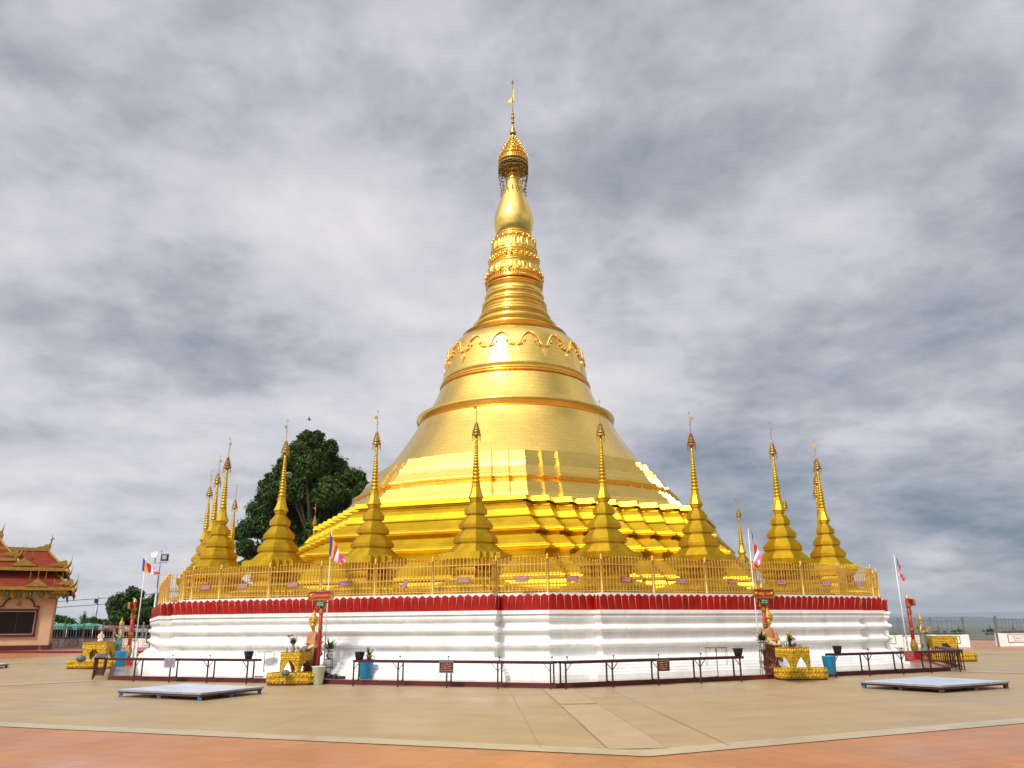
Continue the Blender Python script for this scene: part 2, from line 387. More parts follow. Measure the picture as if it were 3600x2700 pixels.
# ------------------------------------------------------------------ great pagoda
pag = thing('pagoda', 'huge golden bell-shaped pagoda on a white plinth with a red petal band', 'pagoda', (AX.x, AX.y, 0), TH)
def notched(ap, d, w, delta, z, wl=None):
    """octagon of apothem ap whose sides stand d proud except for w at either end"""
    pts = []; a = ap+delta; v = a*T8
    for k in range(8):
        l = w if wl is None else wl.get(k, w)
        for t, q in ((-v, a), (-(ap*T8-l)-delta, a), (-(ap*T8-l)-delta, a+d), (ap*T8-w+delta, a+d), (ap*T8-w+delta, a)): pts.append(EL(k, q, t, z))
    return pts
PA, PD, PW, PWL = 16.85, .40, 1.5, {0: .55, 2: 2.6}
# white plinth: (delta, z)
plp = [(.46, .105), (.45, .25), (.40, .26), (.39, .33), (.33, .34), (.32, .42), (.25, .43), (.24, .50), (.17, .51), (.12, .60), (.05, .66), (-.03, .70), (-.10, .72)]
plp += [(-.10, .93), (-.08, .94), (-.08, .965), (-.04, .98)]
plp += [(-.04+.095*sin(pi*i/6), .985+.15*(1-cos(pi*i/6))/2) for i in range(1, 6)]
plp += [(-.04, 1.14), (-.07, 1.16), (-.09, 1.20), (-.09, 1.36), (-.075, 1.37), (-.075, 1.395), (-.04, 1.41)]
plp += [(-.04+.09*sin(pi*i/6), 1.415+.16*(1-cos(pi*i/6))/2) for i in range(1, 6)]
plp += [(-.04, 1.58), (-.07, 1.60), (-.09, 1.63), (-.09, 1.70), (-.07, 1.71), (-.07, 1.735), (-.04, 1.745), (-.01, 1.78), (.01, 1.83), (.005, 1.88), (-.015, 1.93), (.05, 1.94), (.05, 2.05), (-.12, 2.05)]
mb = MB(); mb.loft([notched(PA, PD, PW, d-.06, z, PWL) for d, z in plp], cap=False)
mb.obj('plinth', M['white_plaster'], pag)
# white kerb behind the petals, and the terrace floor
mb = MB(); mb.loft([notched(PA, PD, PW, d, z, PWL) for d, z in ((-.20, 2.04), (-.20, 2.56), (-.42, 2.56), (-.42, 2.50))], cap=True)
mb.obj('terrace_floor', M['white_trim'], pag)
# petal band
pet = MB(); outl = [Vector(p) for p in notched(PA, PD, PW, -.12, 0, PWL)]
no = len(outl)
# outward normals of each run and the mitred offset
def offs(poly, d):
    n = len(poly); out = []
    for i in range(n):
        a, b, c = poly[i-1], poly[i], poly[(i+1) % n]
        e1 = (b-a).normalized(); e2 = (c-b).normalized(); n1 = Vector((e1.y, -e1.x, 0)); n2 = Vector((e2.y, -e2.x, 0))
        m = (n1+n2)/max(1+n1.dot(n2), .15); out.append(b+m*d)
    return out
o_in = outl; o_out = offs(outl, .07)
NR = 6
for i in range(no):
    a0, b0 = o_in[i], o_in[(i+1) % no]; a1, b1 = o_out[i], o_out[(i+1) % no]
    L = (b0-a0).length; npt = max(1, round(L/.252)); e = (b0-a0).normalized(); nn = Vector((e.y, -e.x, 0))
    NU = 8
    for p in range(npt):
        u0, u1 = p/npt, (p+1)/npt; jz = random.uniform(-.012, .012); i0 = len(pet.v)
        for r in range(NR+1):
            h = r/NR
            for c in range(NU+1):
                q = c/NU; u = u0+(u1-u0)*q
                top = .395+.078*(1-abs(2*q-1)**1.05)+jz
                belly = .030*(1-abs(2*q-1)**3.0)+.012*abs(sin(3*pi*q))
                flare = .015+.055*h**1.7+(.0 if h < .9 else -.02)
                z = 2.055+top*h
                A = a0+(a1-a0)*min(1, flare/.07); B = b0+(b1-b0)*min(1, flare/.07)
                P = A+(B-A)*u+nn*belly*(1-.5*h*h)
                pet.v.append((P.x, P.y, z))
        W_ = NU+1
        for r in range(NR):
            for c in range(NU): pet.face((i0+r*W_+c, i0+r*W_+c+1, i0+(r+1)*W_+c+1, i0+(r+1)*W_+c), 0, True)
        # seam
        A = a0+(b0-a0)*u1; A2 = a0+(a1-a0)*.9+((b0+(b1-b0)*.9)-(a0+(a1-a0)*.9))*u1
        if random.random() < .93:
            pet.tube([(A.x+nn.x*.022, A.y+nn.y*.022, 2.07), (A.x*.6+A2.x*.4+nn.x*.02, A.y*.6+A2.y*.4+nn.y*.02, 2.24), (A2.x+nn.x*.012, A2.y+nn.y*.012, 2.43)], .005, 5, 1)
pet.obj('petal_band', [M['petal_red'], M['petal_seam']], pag)
# ---- stair-cornered gold terraces: (delta, z)
def stair(delta, z, s=.756, La=3.95, ap=10.0, n=8):
    pts = []
    q = []
    for i in range(n+1):
        q.append((La+s*i+delta, ap+delta-s*i))
        if i < n: q.append((La+s*i+delta, ap+delta-s*(i+1)))
    for k in range(4):
        a = k*pi/2
        for t, d in q: pts.append(Vector((sin(a)*d+cos(a)*t, -cos(a)*d+sin(a)*t, z)))
    return pts
def steps(d0, z0, d1, z1, n):
    out = []
    for i in range(n):
        out += [(d0+(d1-d0)*i/n, z0+(z1-z0)*(i)/n), (d0+(d1-d0)*i/n, z0+(z1-z0)*(i+1)/n)]
    out.append((d1, z1)); return out
def torusp(d, z0, z1, b, n=8): return [(d+b*sin(pi*i/n), z0+(z1-z0)*(1-cos(pi*i/n))/2) for i in range(n+1)]
tp = [(2.62, 2.50), (2.62, 2.66), (2.50, 2.70), (2.36, 2.80)] + torusp(2.36, 2.84, 3.06, .17) + [(2.30, 3.08), (2.26, 3.20)] + torusp(2.06, 3.24, 3.44, .14) + steps(2.02, 3.46, 1.52, 4.02, 5)
tp += [(1.24, 4.06), (1.12, 4.14), (1.12, 4.30), (1.16, 4.33), (1.16, 4.36)] + torusp(1.26, 4.38, 4.60, .14, 10) + steps(1.20, 4.63, .74, 5.00, 5)
tp += [(.60, 5.02), (.56, 5.08), (.60, 5.12)] + torusp(.70, 5.15, 5.37, .13, 10) + steps(.66, 5.40, .24, 5.77, 6) + [(.13, 5.77), (.13, 5.80), (.29, 5.81), (.29, 5.86), (.14, 6.12)] + steps(.12, 6.14, -.04, 6.30, 3) + [(.0, 6.32), (.03, 6.38), (-.08, 6.42), (-.18, 6.46), (-.18, 6.51), (.03, 6.52), (-.04, 6.73)]
mb = MB(); mb.loft([stair(d, z) for d, z in tp], cap=True)
mb.obj('terrace', M['gold_paint'], pag)
# ---- plated octagonal tier with two notches at each corner
def notched2(R, z):
    ap = R*cos(pi/8); pts = []; v = ap*T8
    for k in range(8):
        for t, q in ((-v, ap), (-v+.75, ap), (-v+.75, ap+.17), (-v+1.5, ap+.17), (-v+1.5, ap+.34), (v-1.5, ap+.34), (v-1.5, ap+.17), (v-.75, ap+.17), (v-.75, ap)):
            pts.append(EL(k, q, t, z))
    return pts
op = [(9.50, 6.70), (9.42, 7.02), (9.28, 7.22), (9.16, 7.24), (9.04, 7.42), (8.94, 7.44), (8.84, 7.60), (8.72, 7.62), (8.62, 7.76), (8.62, 7.80), (8.74, 7.82), (8.80, 7.87), (8.76, 7.93), (8.58, 7.95), (8.54, 8.02), (8.48, 8.05), (8.20, 8.42), (8.10, 8.66), (7.98, 8.68), (7.90, 8.84), (7.80, 8.86), (7.62, 9.22), (7.45, 9.24)]
mb = MB(); mb.loft([notched2(r, z) for r, z in op], cap=True)
mb.obj('octagonal_tier', M['gold_plate'], pag)
# ---- bell
NB = 96
bell = [(9.0, 7.25), (9.3, 7.05), (9.6, 6.84), (9.94, 6.60), (10.5, 6.22), (11.0, 5.88), (11.4, 5.63), (11.7, 5.46), (11.93, 5.36), (11.98, 5.34)]
bell2 = [(12.44, 4.98), (12.6, 4.86), (12.9, 4.69), (13.3, 4.50), (13.7, 4.33), (14.0, 4.22), (14.18, 4.16)]
bell3 = [(14.42, 4.12), (14.7, 4.05), (15.1, 3.98), (15.6, 3.90), (16.0, 3.83), (16.3, 3.74), (16.6, 3.58), (16.85, 3.38), (17.0, 3.18), (17.06, 3.0), (17.08, 2.8)]
mb = MB()
for b in (bell, bell2, bell3): mb.lathe(b, NB, 0, uvs=40)
bo = mb.obj('bell', M['gold_plate'], pag)
def ringprof(z0, z1, r0, r1, bulge, n=7): return [(z0+(z1-z0)*(1-cos(pi*i/n))/2, r0+(r1-r0)*i/n+bulge*sin(pi*i/n)) for i in range(n+1)]
def band(name, prof, m='gold_smooth', n=NB, parent=pag): q = MB(); q.lathe(prof, n, 0); return q.obj(name, M[m], parent)
band('bell_ring', [(11.96, 5.28), (11.98, 5.33), (12.05, 5.36), (12.20, 5.42), (12.33, 5.46), (12.39, 5.45), (12.42, 5.36), (12.46, 4.97)])
band('bell_ring', ringprof(14.17, 14.29, 4.16, 4.14, .07, 5) + ringprof(14.30, 14.43, 4.14, 4.10, .06, 5))
# ---- moulded rings above the bell
rg = [(17.06, 3.02)]
for z0, z1, r0, r1, b in ((17.10, 17.36, 2.80, 2.98, .02), (17.40, 17.52, 2.52, 2.48, .05), (17.58, 17.70, 2.42, 2.38, .04), (17.76, 18.00, 2.30, 2.40, .03), (18.06, 18.22, 2.14, 2.10, .05), (18.28, 18.44, 2.04, 2.12, .02), (18.50, 18.66, 1.98, 1.96, .05), (18.72, 18.86, 1.92, 1.88, .04), (18.92, 19.02, 1.86, 1.86, .05), (19.10, 19.30, 1.80, 1.88, .03), (19.36, 19.56, 1.70, 1.68, .05), (19.62, 19.84, 1.66, 1.73, .03)):
    rg += ringprof(z0, z1, r0, r1, b)
rg += [(19.88, 1.60), (20.34, 1.57), (20.36, 1.66)] + ringprof(20.40, 20.50, 1.64, 1.60, .05, 5) + [(20.52, 1.56), (20.66, 1.54)]
band('spire_rings', rg, 'gold_smooth')
def fringe(name, z0, z1, r0, r1, n, w=.035):
    q = MB(); q.lathe([(z0-.03, r0-.06), (z0-.03, r0+.03), (z0+.02, r0+.03), (z0+.03, r0-.03), (z1-.02, r1-.03), (z1-.02, r1+.03), (z1+.03, r1+.03), (z1+.03, r1-.08)], 64, 0)
    for i in range(n):
        a = 2*pi*i/n; q.beam((cos(a)*(r0+.02), sin(a)*(r0+.02), z0), (cos(a)*(r1+.02), sin(a)*(r1+.02), z1), w)
    return q.obj(name, M['gold_smooth'], pag)
fringe('fringe_band', 20.66, 20.92, 1.66, 1.60, 72)
def lotus(name, prof, zc, h, rfun, n, up, tip):
    q = MB(); q.lathe(prof, 64, 0)
    for i in range(n):
        a = 2*pi*(i+.5)/n; w = 2*pi*rfun(zc)/n*.44
        # boss: rounded elongated petal with a raised rim
        K = 10; ang = []
        for j in range(K*2):
            t = 2*pi*j/(2*K); x = cos(t); y = sin(t); y = math.copysign(abs(y)**.55, y)
            ang.append((x*w*(1 if (y*up) < .5 else (1.25-.5*abs(y))), y*h/2))
        for f, d in ((1.0, .0), ):
            i0 = len(q.v); rim = []
            for (x, y), in zip(ang):
                r = rfun(zc+y); aa = a+x/r; q.v.append((cos(aa)*r, sin(aa)*r, zc+y))
            for x, y in ang:
                r = rfun(zc+y*.86)+.09; aa = a+x*.86/r; q.v.append((cos(aa)*r, sin(aa)*r, zc+y*.86))
            for x, y in ang:
                r = rfun(zc+y*.7)+.055; aa = a+x*.62/r; q.v.append((cos(aa)*r, sin(aa)*r, zc+y*.7))
            n2 = 2*K
            for s_ in (0, 1):
                for j in range(n2): q.face((i0+s_*n2+j, i0+s_*n2+(j+1) % n2, i0+(s_+1)*n2+(j+1) % n2, i0+(s_+1)*n2+j), 0, True)
            q.face([i0+2*n2+j for j in range(n2)], 0, True)
        # curled tip
        zt = zc+up*h/2; r = rfun(zt)
        q.tube([(cos(a)*r, sin(a)*r, zt-up*.12), (cos(a)*(r+.10), sin(a)*(r+.10), zt), (cos(a)*(r+tip), sin(a)*(r+tip), zt+up*.16)], [.09, .07, .01], 6)
    return q.obj(name, M['gold_smooth'], pag)
lotus('lotus_band', [(20.94, 1.66), (21.0, 1.66), (21.06, 1.60), (21.72, 1.42), (21.78, 1.46), (21.84, 1.46), (21.86, 1.36)], 21.36, .62, lambda z: 1.60-(z-21.06)*.27, 20, -1, .17)
bead = MB(); bead.lathe([(21.84, 1.36)] + ringprof(21.86, 21.96, 1.42, 1.42, .06, 5) + [(21.98, 1.36), (22.30, 1.33)] + ringprof(22.32, 22.42, 1.34, 1.32, .07, 5) + [(22.44, 1.26)], 64)
for i in range(28):
    a = 2*pi*i/28; bead.sphere((cos(a)*1.43, sin(a)*1.43, 22.14), .125, 10, 7)
bead.obj('bead_band', M['gold_smooth'], pag)
lotus('lotus_band', [(22.42, 1.24), (22.50, 1.34), (22.56, 1.34), (23.42, 1.20), (23.46, 1.10)], 22.98, .74, lambda z: 1.33-(z-22.5)*.15, 20, 1, .12)
fringe('fringe_band', 23.50, 23.80, 1.16, 1.06, 56, .03)
# ---- banana bud
bud = MB(); bp = [(23.75, .90), (23.9, 1.0), (24.1, 1.08), (24.37, 1.145), (24.6, 1.18), (24.8, 1.185), (25.1, 1.15), (25.42, 1.07), (25.8, .95), (26.24, .81), (26.65, .67), (27.06, .55), (27.45, .455), (27.85, .385), (28.2, .34), (28.6, .31), (29.2, .28)]
bud.lathe(bp, 48, 0, uvs=8); bud.obj('banana_bud', M['gold_plate'], pag)
sp = MB()
for z, r in ((27.6, .44), (27.95, .385), (28.3, .345), (28.65, .32)): sp.torus((0, 0, z), r, .035, 24, 6)
sp.obj('spire_collar', M['gold_smooth'], pag)
# ---- crowning umbrella (hti)
ht = MB()
tiers = [(28.86, .90, .42), (29.34, .74, .26), (29.66, .58, .22), (29.92, .44, .19), (30.14, .33, .17), (30.34, .23, .15)]
for z, r, h in tiers:
    ht.lathe([(z-.02, r-.05), (z, r+.02), (z+.05, r+.02), (z+.06, r-.02)], 36); ht.lathe([(z+h*.55, r-.06), (z+h*.6, r-.02), (z+h*.68, r-.03), (z+h, r*.80)], 36)
    n = int(r*44)+8
    for i in range(n):
        a = 2*pi*i/n; ht.beam((cos(a)*(r-.01), sin(a)*(r-.01), z+.03), (cos(a)*(r-.04), sin(a)*(r-.04), z+h*.62), .028)
    ht.lathe([(z+.04, r-.07), (z+h*.62, r-.09), (z+h, r*.72)], 30)
    n = int(r*20)+5
    for i in range(n):
        a = 2*pi*(i+.3)/n; ht.tube([(cos(a)*(r-.02), sin(a)*(r-.02), z+h*.6), (cos(a)*(r+.03), sin(a)*(r+.03), z+h*.6+.20), (cos(a)*(r+.02), sin(a)*(r+.02), z+h*.6+.34)], [.035, .022, .004], 5)
ht.lathe([(30.45, .17), (30.8, .10), (31.0, .09)], 20)
hti = ht.obj('umbrella', M['gold_smooth'], pag)
fr = MB(); random.seed(3)
for ri, zt, zb, n in ((.90, 28.84, 27.95, 46), (.72, 28.84, 28.1, 30), (.55, 28.84, 28.3, 20)):
    for i in range(n):
        a = 2*pi*i/n; L = zt-random.uniform(zb, zb+.45); x, y = cos(a)*ri, sin(a)*ri
        fr.tube([(x, y, zt), (x, y, zt-L)], .012, 4)
        for q in range(3): fr.lathe([(-.10, .045), (-.02, .03), (0, .006)], 6, 0, (x, y, zt-L*(q+1)/3))
for i in range(14):
    a = 2*pi*i/14; ang = a
    pts = [(cos(ang)*.88, sin(ang)*.88, 28.0), (cos(ang)*.80, sin(ang)*.80, 27.4), (cos(ang)*.72, sin(ang)*.72, 26.95), (cos(ang+.15)*.82, sin(ang+.15)*.82, 26.62)]
    fr.tube(pts, .014, 4)
    for q in range(6):
        k = q/6*3; j = int(k); f = k-j; P = Vector(pts[j]).lerp(Vector(pts[j+1]), f); fr.lathe([(-.10, .05), (0, .01)], 6, 0, P)
fr.lathe([(28.60, .88), (28.62, .90), (28.70, .90), (28.72, .88)], 36); fr.lathe([(28.3, .885), (28.34, .885)], 36)
fr.obj('bell_fringe', M['gold_dark'], hti)
fin = MB()
fin.lathe([(30.92, .19), (30.95, .20), (31.1, .18), (31.4, .10), (31.62, .05), (31.65, .03)], 14)
for z, r in ((31.78, .11), (31.95, .07), (32.12, .12), (32.26, .07), (32.4, .09)): fin.sphere((0, 0, z), r, 10, 6)
fin.tube([(0, 0, 31.6), (0, 0, 34.9)], [.03, .02], 8); fin.sphere((0, 0, 34.72), .085, 10, 6, sz=.8); fin.lathe([(34.8, .05), (35.05, .004)], 8)
fin.lathe([(33.2, .035), (34.1, .03)], 8)
fo = fin.obj('finial', M['gold_old'], pag)
vn = MB(); vn.prism([(-.02, 33.95), (-.05, 33.6), (-.30, 33.3), (-.26, 33.18), (-.10, 33.26), (-.02, 33.2)], .03, Matrix.Rotation(-TH, 3, 'Z')); vn.prism([(.02, 34.2), (.10, 34.15), (.09, 33.4), (.02, 33.3)], .03, Matrix.Rotation(-TH, 3, 'Z')); vn.obj('vane', M['gold_smooth'], fo)
# ---- scroll garland on the bell's shoulder
def rb(z):
    P = bell3
    for i in range(len(P)-1):
        if P[i][0] <= z <= P[i+1][0]: return P[i][1]+(P[i+1][1]-P[i][1])*(z-P[i][0])/(P[i+1][0]-P[i][0])
    return P[0][1]
M['gold_scroll'] = mat('gold_scroll', (.95, .66, .20), .42, .9)
sc = MB(); a_off = R_(.6)-pi/2-TH
def sp_(a, z, o=.035): r = rb(z)+o; return (cos(a)*r, sin(a)*r, z)
for i in range(16):
    a = a_off+i*pi/8; H = pi/16
    for sg in (-1, 1):
        # arch from the crown of the arch down to the knot
        pts = []
        for q in range(9):
            t = q/8; pts.append(sp_(a+sg*(H-(H-.055)*t), 16.38-.60*t**2.3, .05))
        sc.tube(pts, [.035+.035*sin(pi*min(1, q/6)) for q in range(9)], 7)
        # curls
        for cx_, cz_, rr, turn in ((.075, 15.72, .115, 1), (.035, 15.66, .085, -1), (.125, 15.88, .07, 1)):
            cc = []
            for q in range(13):
                t = q/12; th = turn*(t*2.6*pi)+pi/2; rad = rr*(1-.72*t)
                cc.append(sp_(a+sg*(cx_+cos(th)*rad/3.85), cz_+sin(th)*rad, .06))
            sc.tube(cc, [.045*(1-.5*q/12) for q in range(13)], 6)
    # drop pendant
    for o, w, z0, z1 in ((.03, .045, 15.52, 14.95), (.06, .028, 15.44, 15.10)):
        out = [(0, z0), (w*.8, z0-(z0-z1)*.18), (w, z0-(z0-z1)*.38), (0, z1), (-w, z0-(z0-z1)*.38), (-w*.8, z0-(z0-z1)*.18)]
        i0 = len(sc.v)
        for x, z in out: sc.v.append(sp_(a+x, z, -.02))
        for x, z in out: sc.v.append(sp_(a+x, z, o))
        for j in range(6): sc.face((i0+j, i0+6+j, i0+6+(j+1) % 6, i0+(j+1) % 6))
        sc.face([i0+6+j for j in range(6)][::-1])
sc.obj('scroll_garland', M['gold_scroll'], pag)
# ------------------------------------------------------------------ small stupas round it
def octring(R, z): return [Vector((R*cos(pi/8+k*pi/4), R*sin(pi/8+k*pi/4), z)) for k in range(8)]
def redent(h, z, s=.17, n=3):
    q = []; La = h-s*n
    for i in range(n+1):
        q.append((La+s*i, h-s*i))
        if i < n: q.append((La+s*i, h-s*(i+1)))
    return [Vector((sin(k*pi/2)*d+cos(k*pi/2)*t, -cos(k*pi/2)*d+sin(k*pi/2)*t, z)) for k in range(4) for t, d in q]
M['crown_red'] = mat('crown_red', (.38, .17, .05), .5, .5, noise=(14, .5))
def make_stupa():
    r = thing('small_stupa', 'x', 'stupa')
    b = MB(); bp = [(1.42, 2.55), (1.42, 2.64), (1.34, 2.68)] + [(1.28+.06*sin(pi*i/5), 2.70+.16*i/5) for i in range(6)] + [(1.20, 2.88), (1.10, 2.94), (.92, 3.02), (.86, 3.06), (.78, 3.08), (.76, 3.22), (.84, 3.25), (.90, 3.33), (.84, 3.40), (.82, 3.46), (.90, 3.48), (.98, 3.58), (1.02, 3.66), (1.10, 3.70), (1.10, 3.90)]
    b.loft([redent(h, z) for h, z in bp], cap=True); b.obj('base', M['gold_stupa'], r)
    t = MB()
    def tier(R0, z0, R1, z1, n, cap0, cap1):
        pts = []
        f = lambda i: R1+(R0-R1)*(1-i/n)**1.1
        for i in range(n): pts += [(f(i), z0+(z1-z0)*i/n), (f(i), z0+(z1-z0)*(i+1)/n)]
        return pts
    p = tier(1.0, 3.90, .68, 4.19, 5, 0, 0) + [(.665, 4.20), (.665, 4.25), (.74, 4.255), (.75, 4.29), (.76, 4.39)] + tier(.73, 4.40, .49, 4.67, 5, 0, 0) + [(.475, 4.68), (.475, 4.73), (.565, 4.735), (.575, 4.77), (.585, 4.87)] + tier(.555, 4.87, .31, 5.16, 5, 0, 0) + [(.295, 5.17), (.295, 5.215), (.38, 5.22), (.385, 5.25), (.39, 5.38)] + tier(.365, 5.38, .20, 5.58, 4, 0, 0)
    p += [(.175, 5.60), (.175, 5.65), (.215, 5.67), (.215, 5.70), (.23, 5.72), (.23, 5.75), (.275, 5.78), (.262, 5.82), (.225, 5.89), (.195, 5.97), (.165, 6.08), (.148, 6.16), (.138, 6.29)]
    t.loft([octring(R, z) for R, z in p], cap=True); t.obj('tiers', M['gold_stupa'], r)
    n = MB(); pr = [(6.28, .10)]; z = 6.30; k = 10
    for i in range(k):
        h = .138-.0058*i; rr = .138-.0072*i; pr += ringprof(z, z+h*.78, rr*.72, rr*.70, rr*.32, 6); z += h
    pr += [(z, .055), (z+.02, .066), (z+.04, .055), (7.50, .056), (7.56, .062), (7.64, .056), (7.75, .048), (8.0, .045)]
    n.lathe(pr, 14); n.obj('neck_rings', M['gold_stupa'], r)
    h = MB()
    for z0, R in ((7.98, .15), (8.09, .125), (8.18, .095), (8.26, .065), (8.33, .045)):
        h.lathe([(z0-.01, R), (z0, R+.012), (z0+.05, R-.005), (z0+.09, R*.72)], 12)
        for i in range(9):
            a = 2*pi*i/9; h.tube([(cos(a)*R, sin(a)*R, z0+.03), (cos(a)*(R+.018), sin(a)*(R+.018), z0+.12)], [.012, .002], 4)
    for i in range(12):
        a = 2*pi*i/12; L = .10+.07*((i*7) % 3)/2; h.tube([(cos(a)*.15, sin(a)*.15, 7.98), (cos(a)*.15, sin(a)*.15, 7.98-L)], .006, 4); h.lathe([(-.03, .02), (0, .004)], 5, 0, (cos(a)*.15, sin(a)*.15, 7.98-L))
    h.lathe([(8.38, .03), (8.55, .012)], 8)
    hh = h.obj('umbrella', M['gold_old'], r)
    f = MB(); f.tube([(0, 0, 8.5), (0, 0, 9.30)], .008, 6); f.sphere((0, 0, 9.24), .028, 8, 5); f.lathe([(9.26, .012), (9.33, .001)], 5); f.sphere((0, 0, 8.62), .022, 6, 4); f.sphere((0, 0, 8.72), .015, 6, 4)
    f.prism([(-.01, 9.05), (.10, 9.08), (.17, 9.0), (.10, 8.96), (.0, 8.93)], .012); f.tube([(0, 0, 8.93), (.03, .02, 8.86), (-.03, .0, 8.80), (.02, 0, 8.74)], .008, 4)
    for i in range(5): f.tube([(.03*sin(i*2.1), .03*cos(i*2.1), 8.75+i*.03), (.06*sin(i*2.1), .06*cos(i*2.1), 8.72+i*.03)], .008, 4)
    f.obj('finial', M['gold_old'], hh)
    return r
LBL = {0: 'third small stupa from the left, standing alone in front of the big tree', 1: 'small stupa left of centre, behind the drooping flag and the Thursday signboard',
       2: 'small stupa just left of the middle, below the bright notched tier', 3: 'small stupa right of the middle, first one past the corner of the great terrace',
       4: 'small stupa with a reddish crown before the right end of the golden terrace', 5: 'small stupa rising behind the red Saturday signboard, its vane flying right',
       6: 'rightmost small stupa near the fence corner, full height in view', 7: 'small stupa mostly hidden behind the rightmost one, its crown just showing lower left',
       8: 'small stupa furthest behind the rightmost one, lowest of the three crowns in line', 9: 'far small stupa peeping out right of the one with the vane flying right',
       10: 'small distant stupa standing in open sky between the terrace end and the right-hand flag', 20: 'short far stupa showing between the left cluster and the big tree',
       21: 'leftmost and lowest of the three stupas clustered at the left fence corner', 22: 'middle one of the three stupas clustered at the left fence corner',
       23: 'nearest and tallest of the three stupas clustered at the left fence corner', 18: 'far stupa whose crown shows against the big tree just above the stepped terrace', 19: 'far stupa almost hidden behind the one in front of the big tree'}
proto = None
for idx in range(24):
    if idx not in LBL: continue
    k, s = divmod(idx, 3); P = EP(k, 15.2127, (s-1)*3.9357)
    if proto is None: o = proto = make_stupa()
    else: o = copytree(proto)
    o.location = (P.x, P.y, 0); o.rotation_euler = (0, 0, TH+k*pi/4); o['label'] = LBL[idx]; o['group'] = 'small gilded stupas around the great pagoda'
    for ch in o.children:
        if ch.name.startswith('umbrella'):
            ch.rotation_euler = (0, 0, {5: .6, 23: .4, 22: .5, 0: 2.9, 21: 3.3, 1: 3.0}.get(idx, idx*1.3))

for idx_o in [o for o in S.objects if o.get('group', '').startswith('small gilded') and ('reddish' in o['label'] or 'nearest and tallest' in o['label'])]:
    for ch in idx_o.children:
        if ch.name.startswith('umbrella'):
            ch.data = ch.data.copy(); ch.data.materials[0] = M['crown_red']
def TT(px, py, k, ap):
    """(t, z) where the sight line through a photograph spot meets the plane of side k at apothem ap"""
    a = TH+k*pi/4; n = Vector((sin(a), -cos(a), 0)); t = Vector((cos(a), sin(a), 0))
    d = fw + rt*((px-1800)/F) - up*((py-1350)/F); s = (ap - n.dot(Vector((-AX.x, -AX.y, 0))))/n.dot(d)
    P = d*s; return t.dot(Vector((P.x-AX.x, P.y-AX.y, 0))), EYE+P.z
def ang(k): return TH+k*pi/4
# ------------------------------------------------------------------ gilt railing on the terrace
fen = thing('railing', 'gilt picket railing with arched tops running round the terrace edge', 'railing', (AX.x, AX.y, 0), TH)
ZB = 2.56
PANEL = {}
def panel_mesh(L):
    L = round(L, 2)
    if L in PANEL: return PANEL[L]
    q = MB(); n = max(2, round(L/.122))
    for z, h in ((.07, .03), (.43, .018), (.86, .03)): q.box((L/2, 0, z), (L-.04, .025, h))
    for i in range(n):
        x = (i+.5)*L/n; u = x/L; top = .93+.12*sin(pi*u)**.8 if L > .8 else .95
        q.beam((x, 0, .03), (x, 0, top), .024)
        q.lathe([(top, .012), (top+.02, .026), (top+.045, .016), (top+.085, .002)], 5, 0, (x, 0, 0))
        for z in (.43, .10):
            if i < n-1:
                x2 = x+L/n; q.beam((x, -.004, z), ((x+x2)/2, -.004, z+.05), .012); q.beam(((x+x2)/2, -.004, z+.05), (x2, -.004, z), .012)
    PANEL[L] = q.obj('panel', M['gold_fence'], fen); return PANEL[L]
q = MB(); q.lathe([(0, .045), (.04, .045), (.05, .032), (1.0, .030), (1.01, .045), (1.04, .045), (1.05, .03), (1.08, .045), (1.12, .04), (1.16, .012), (1.19, .002)], 10)
post0 = q.obj('post', M['gold_fence'], fen); fpost = True
used = set(); RA, PAf = 16.55, 16.95
for k in range(8):
    v = RA*T8
    tl = {0: -6.13, 2: -4.08}.get(k, -5.18)
    mids = {0: [-4.95, -2.92, -.88, 1.15, 3.2], 1: [-3.27, -1.19, .9, 3.01], 2: [-2.4, -.5, 1.3, 3.2]}.get(k, [-3.1, -1.04, 1.04, 3.1])
    pts = [(-v, RA), (tl, RA), (tl, PAf)] + [(m, PAf) for m in mids] + [(5.18, PAf), (5.18, RA), (v, RA)]
    for i in range(len(pts)-1):
        a = EL(k, pts[i][1], pts[i][0], ZB); b = EL(k, pts[i+1][1], pts[i+1][0], ZB)
        if i != 1 and i != len(pts)-3:
            p = post0 if fpost else post0.copy()
            if not fpost: S.collection.objects.link(p)
            fpost = False; p.parent = fen; p.location = a
        d = b-a; L = d.length; pm = panel_mesh(L)
        if pm in used: pm = pm.copy(); S.collection.objects.link(pm); pm.parent = fen
        else: used.add(pm)
        pm.location = a; pm.rotation_euler = (0, 0, atan2(d.y, d.x))
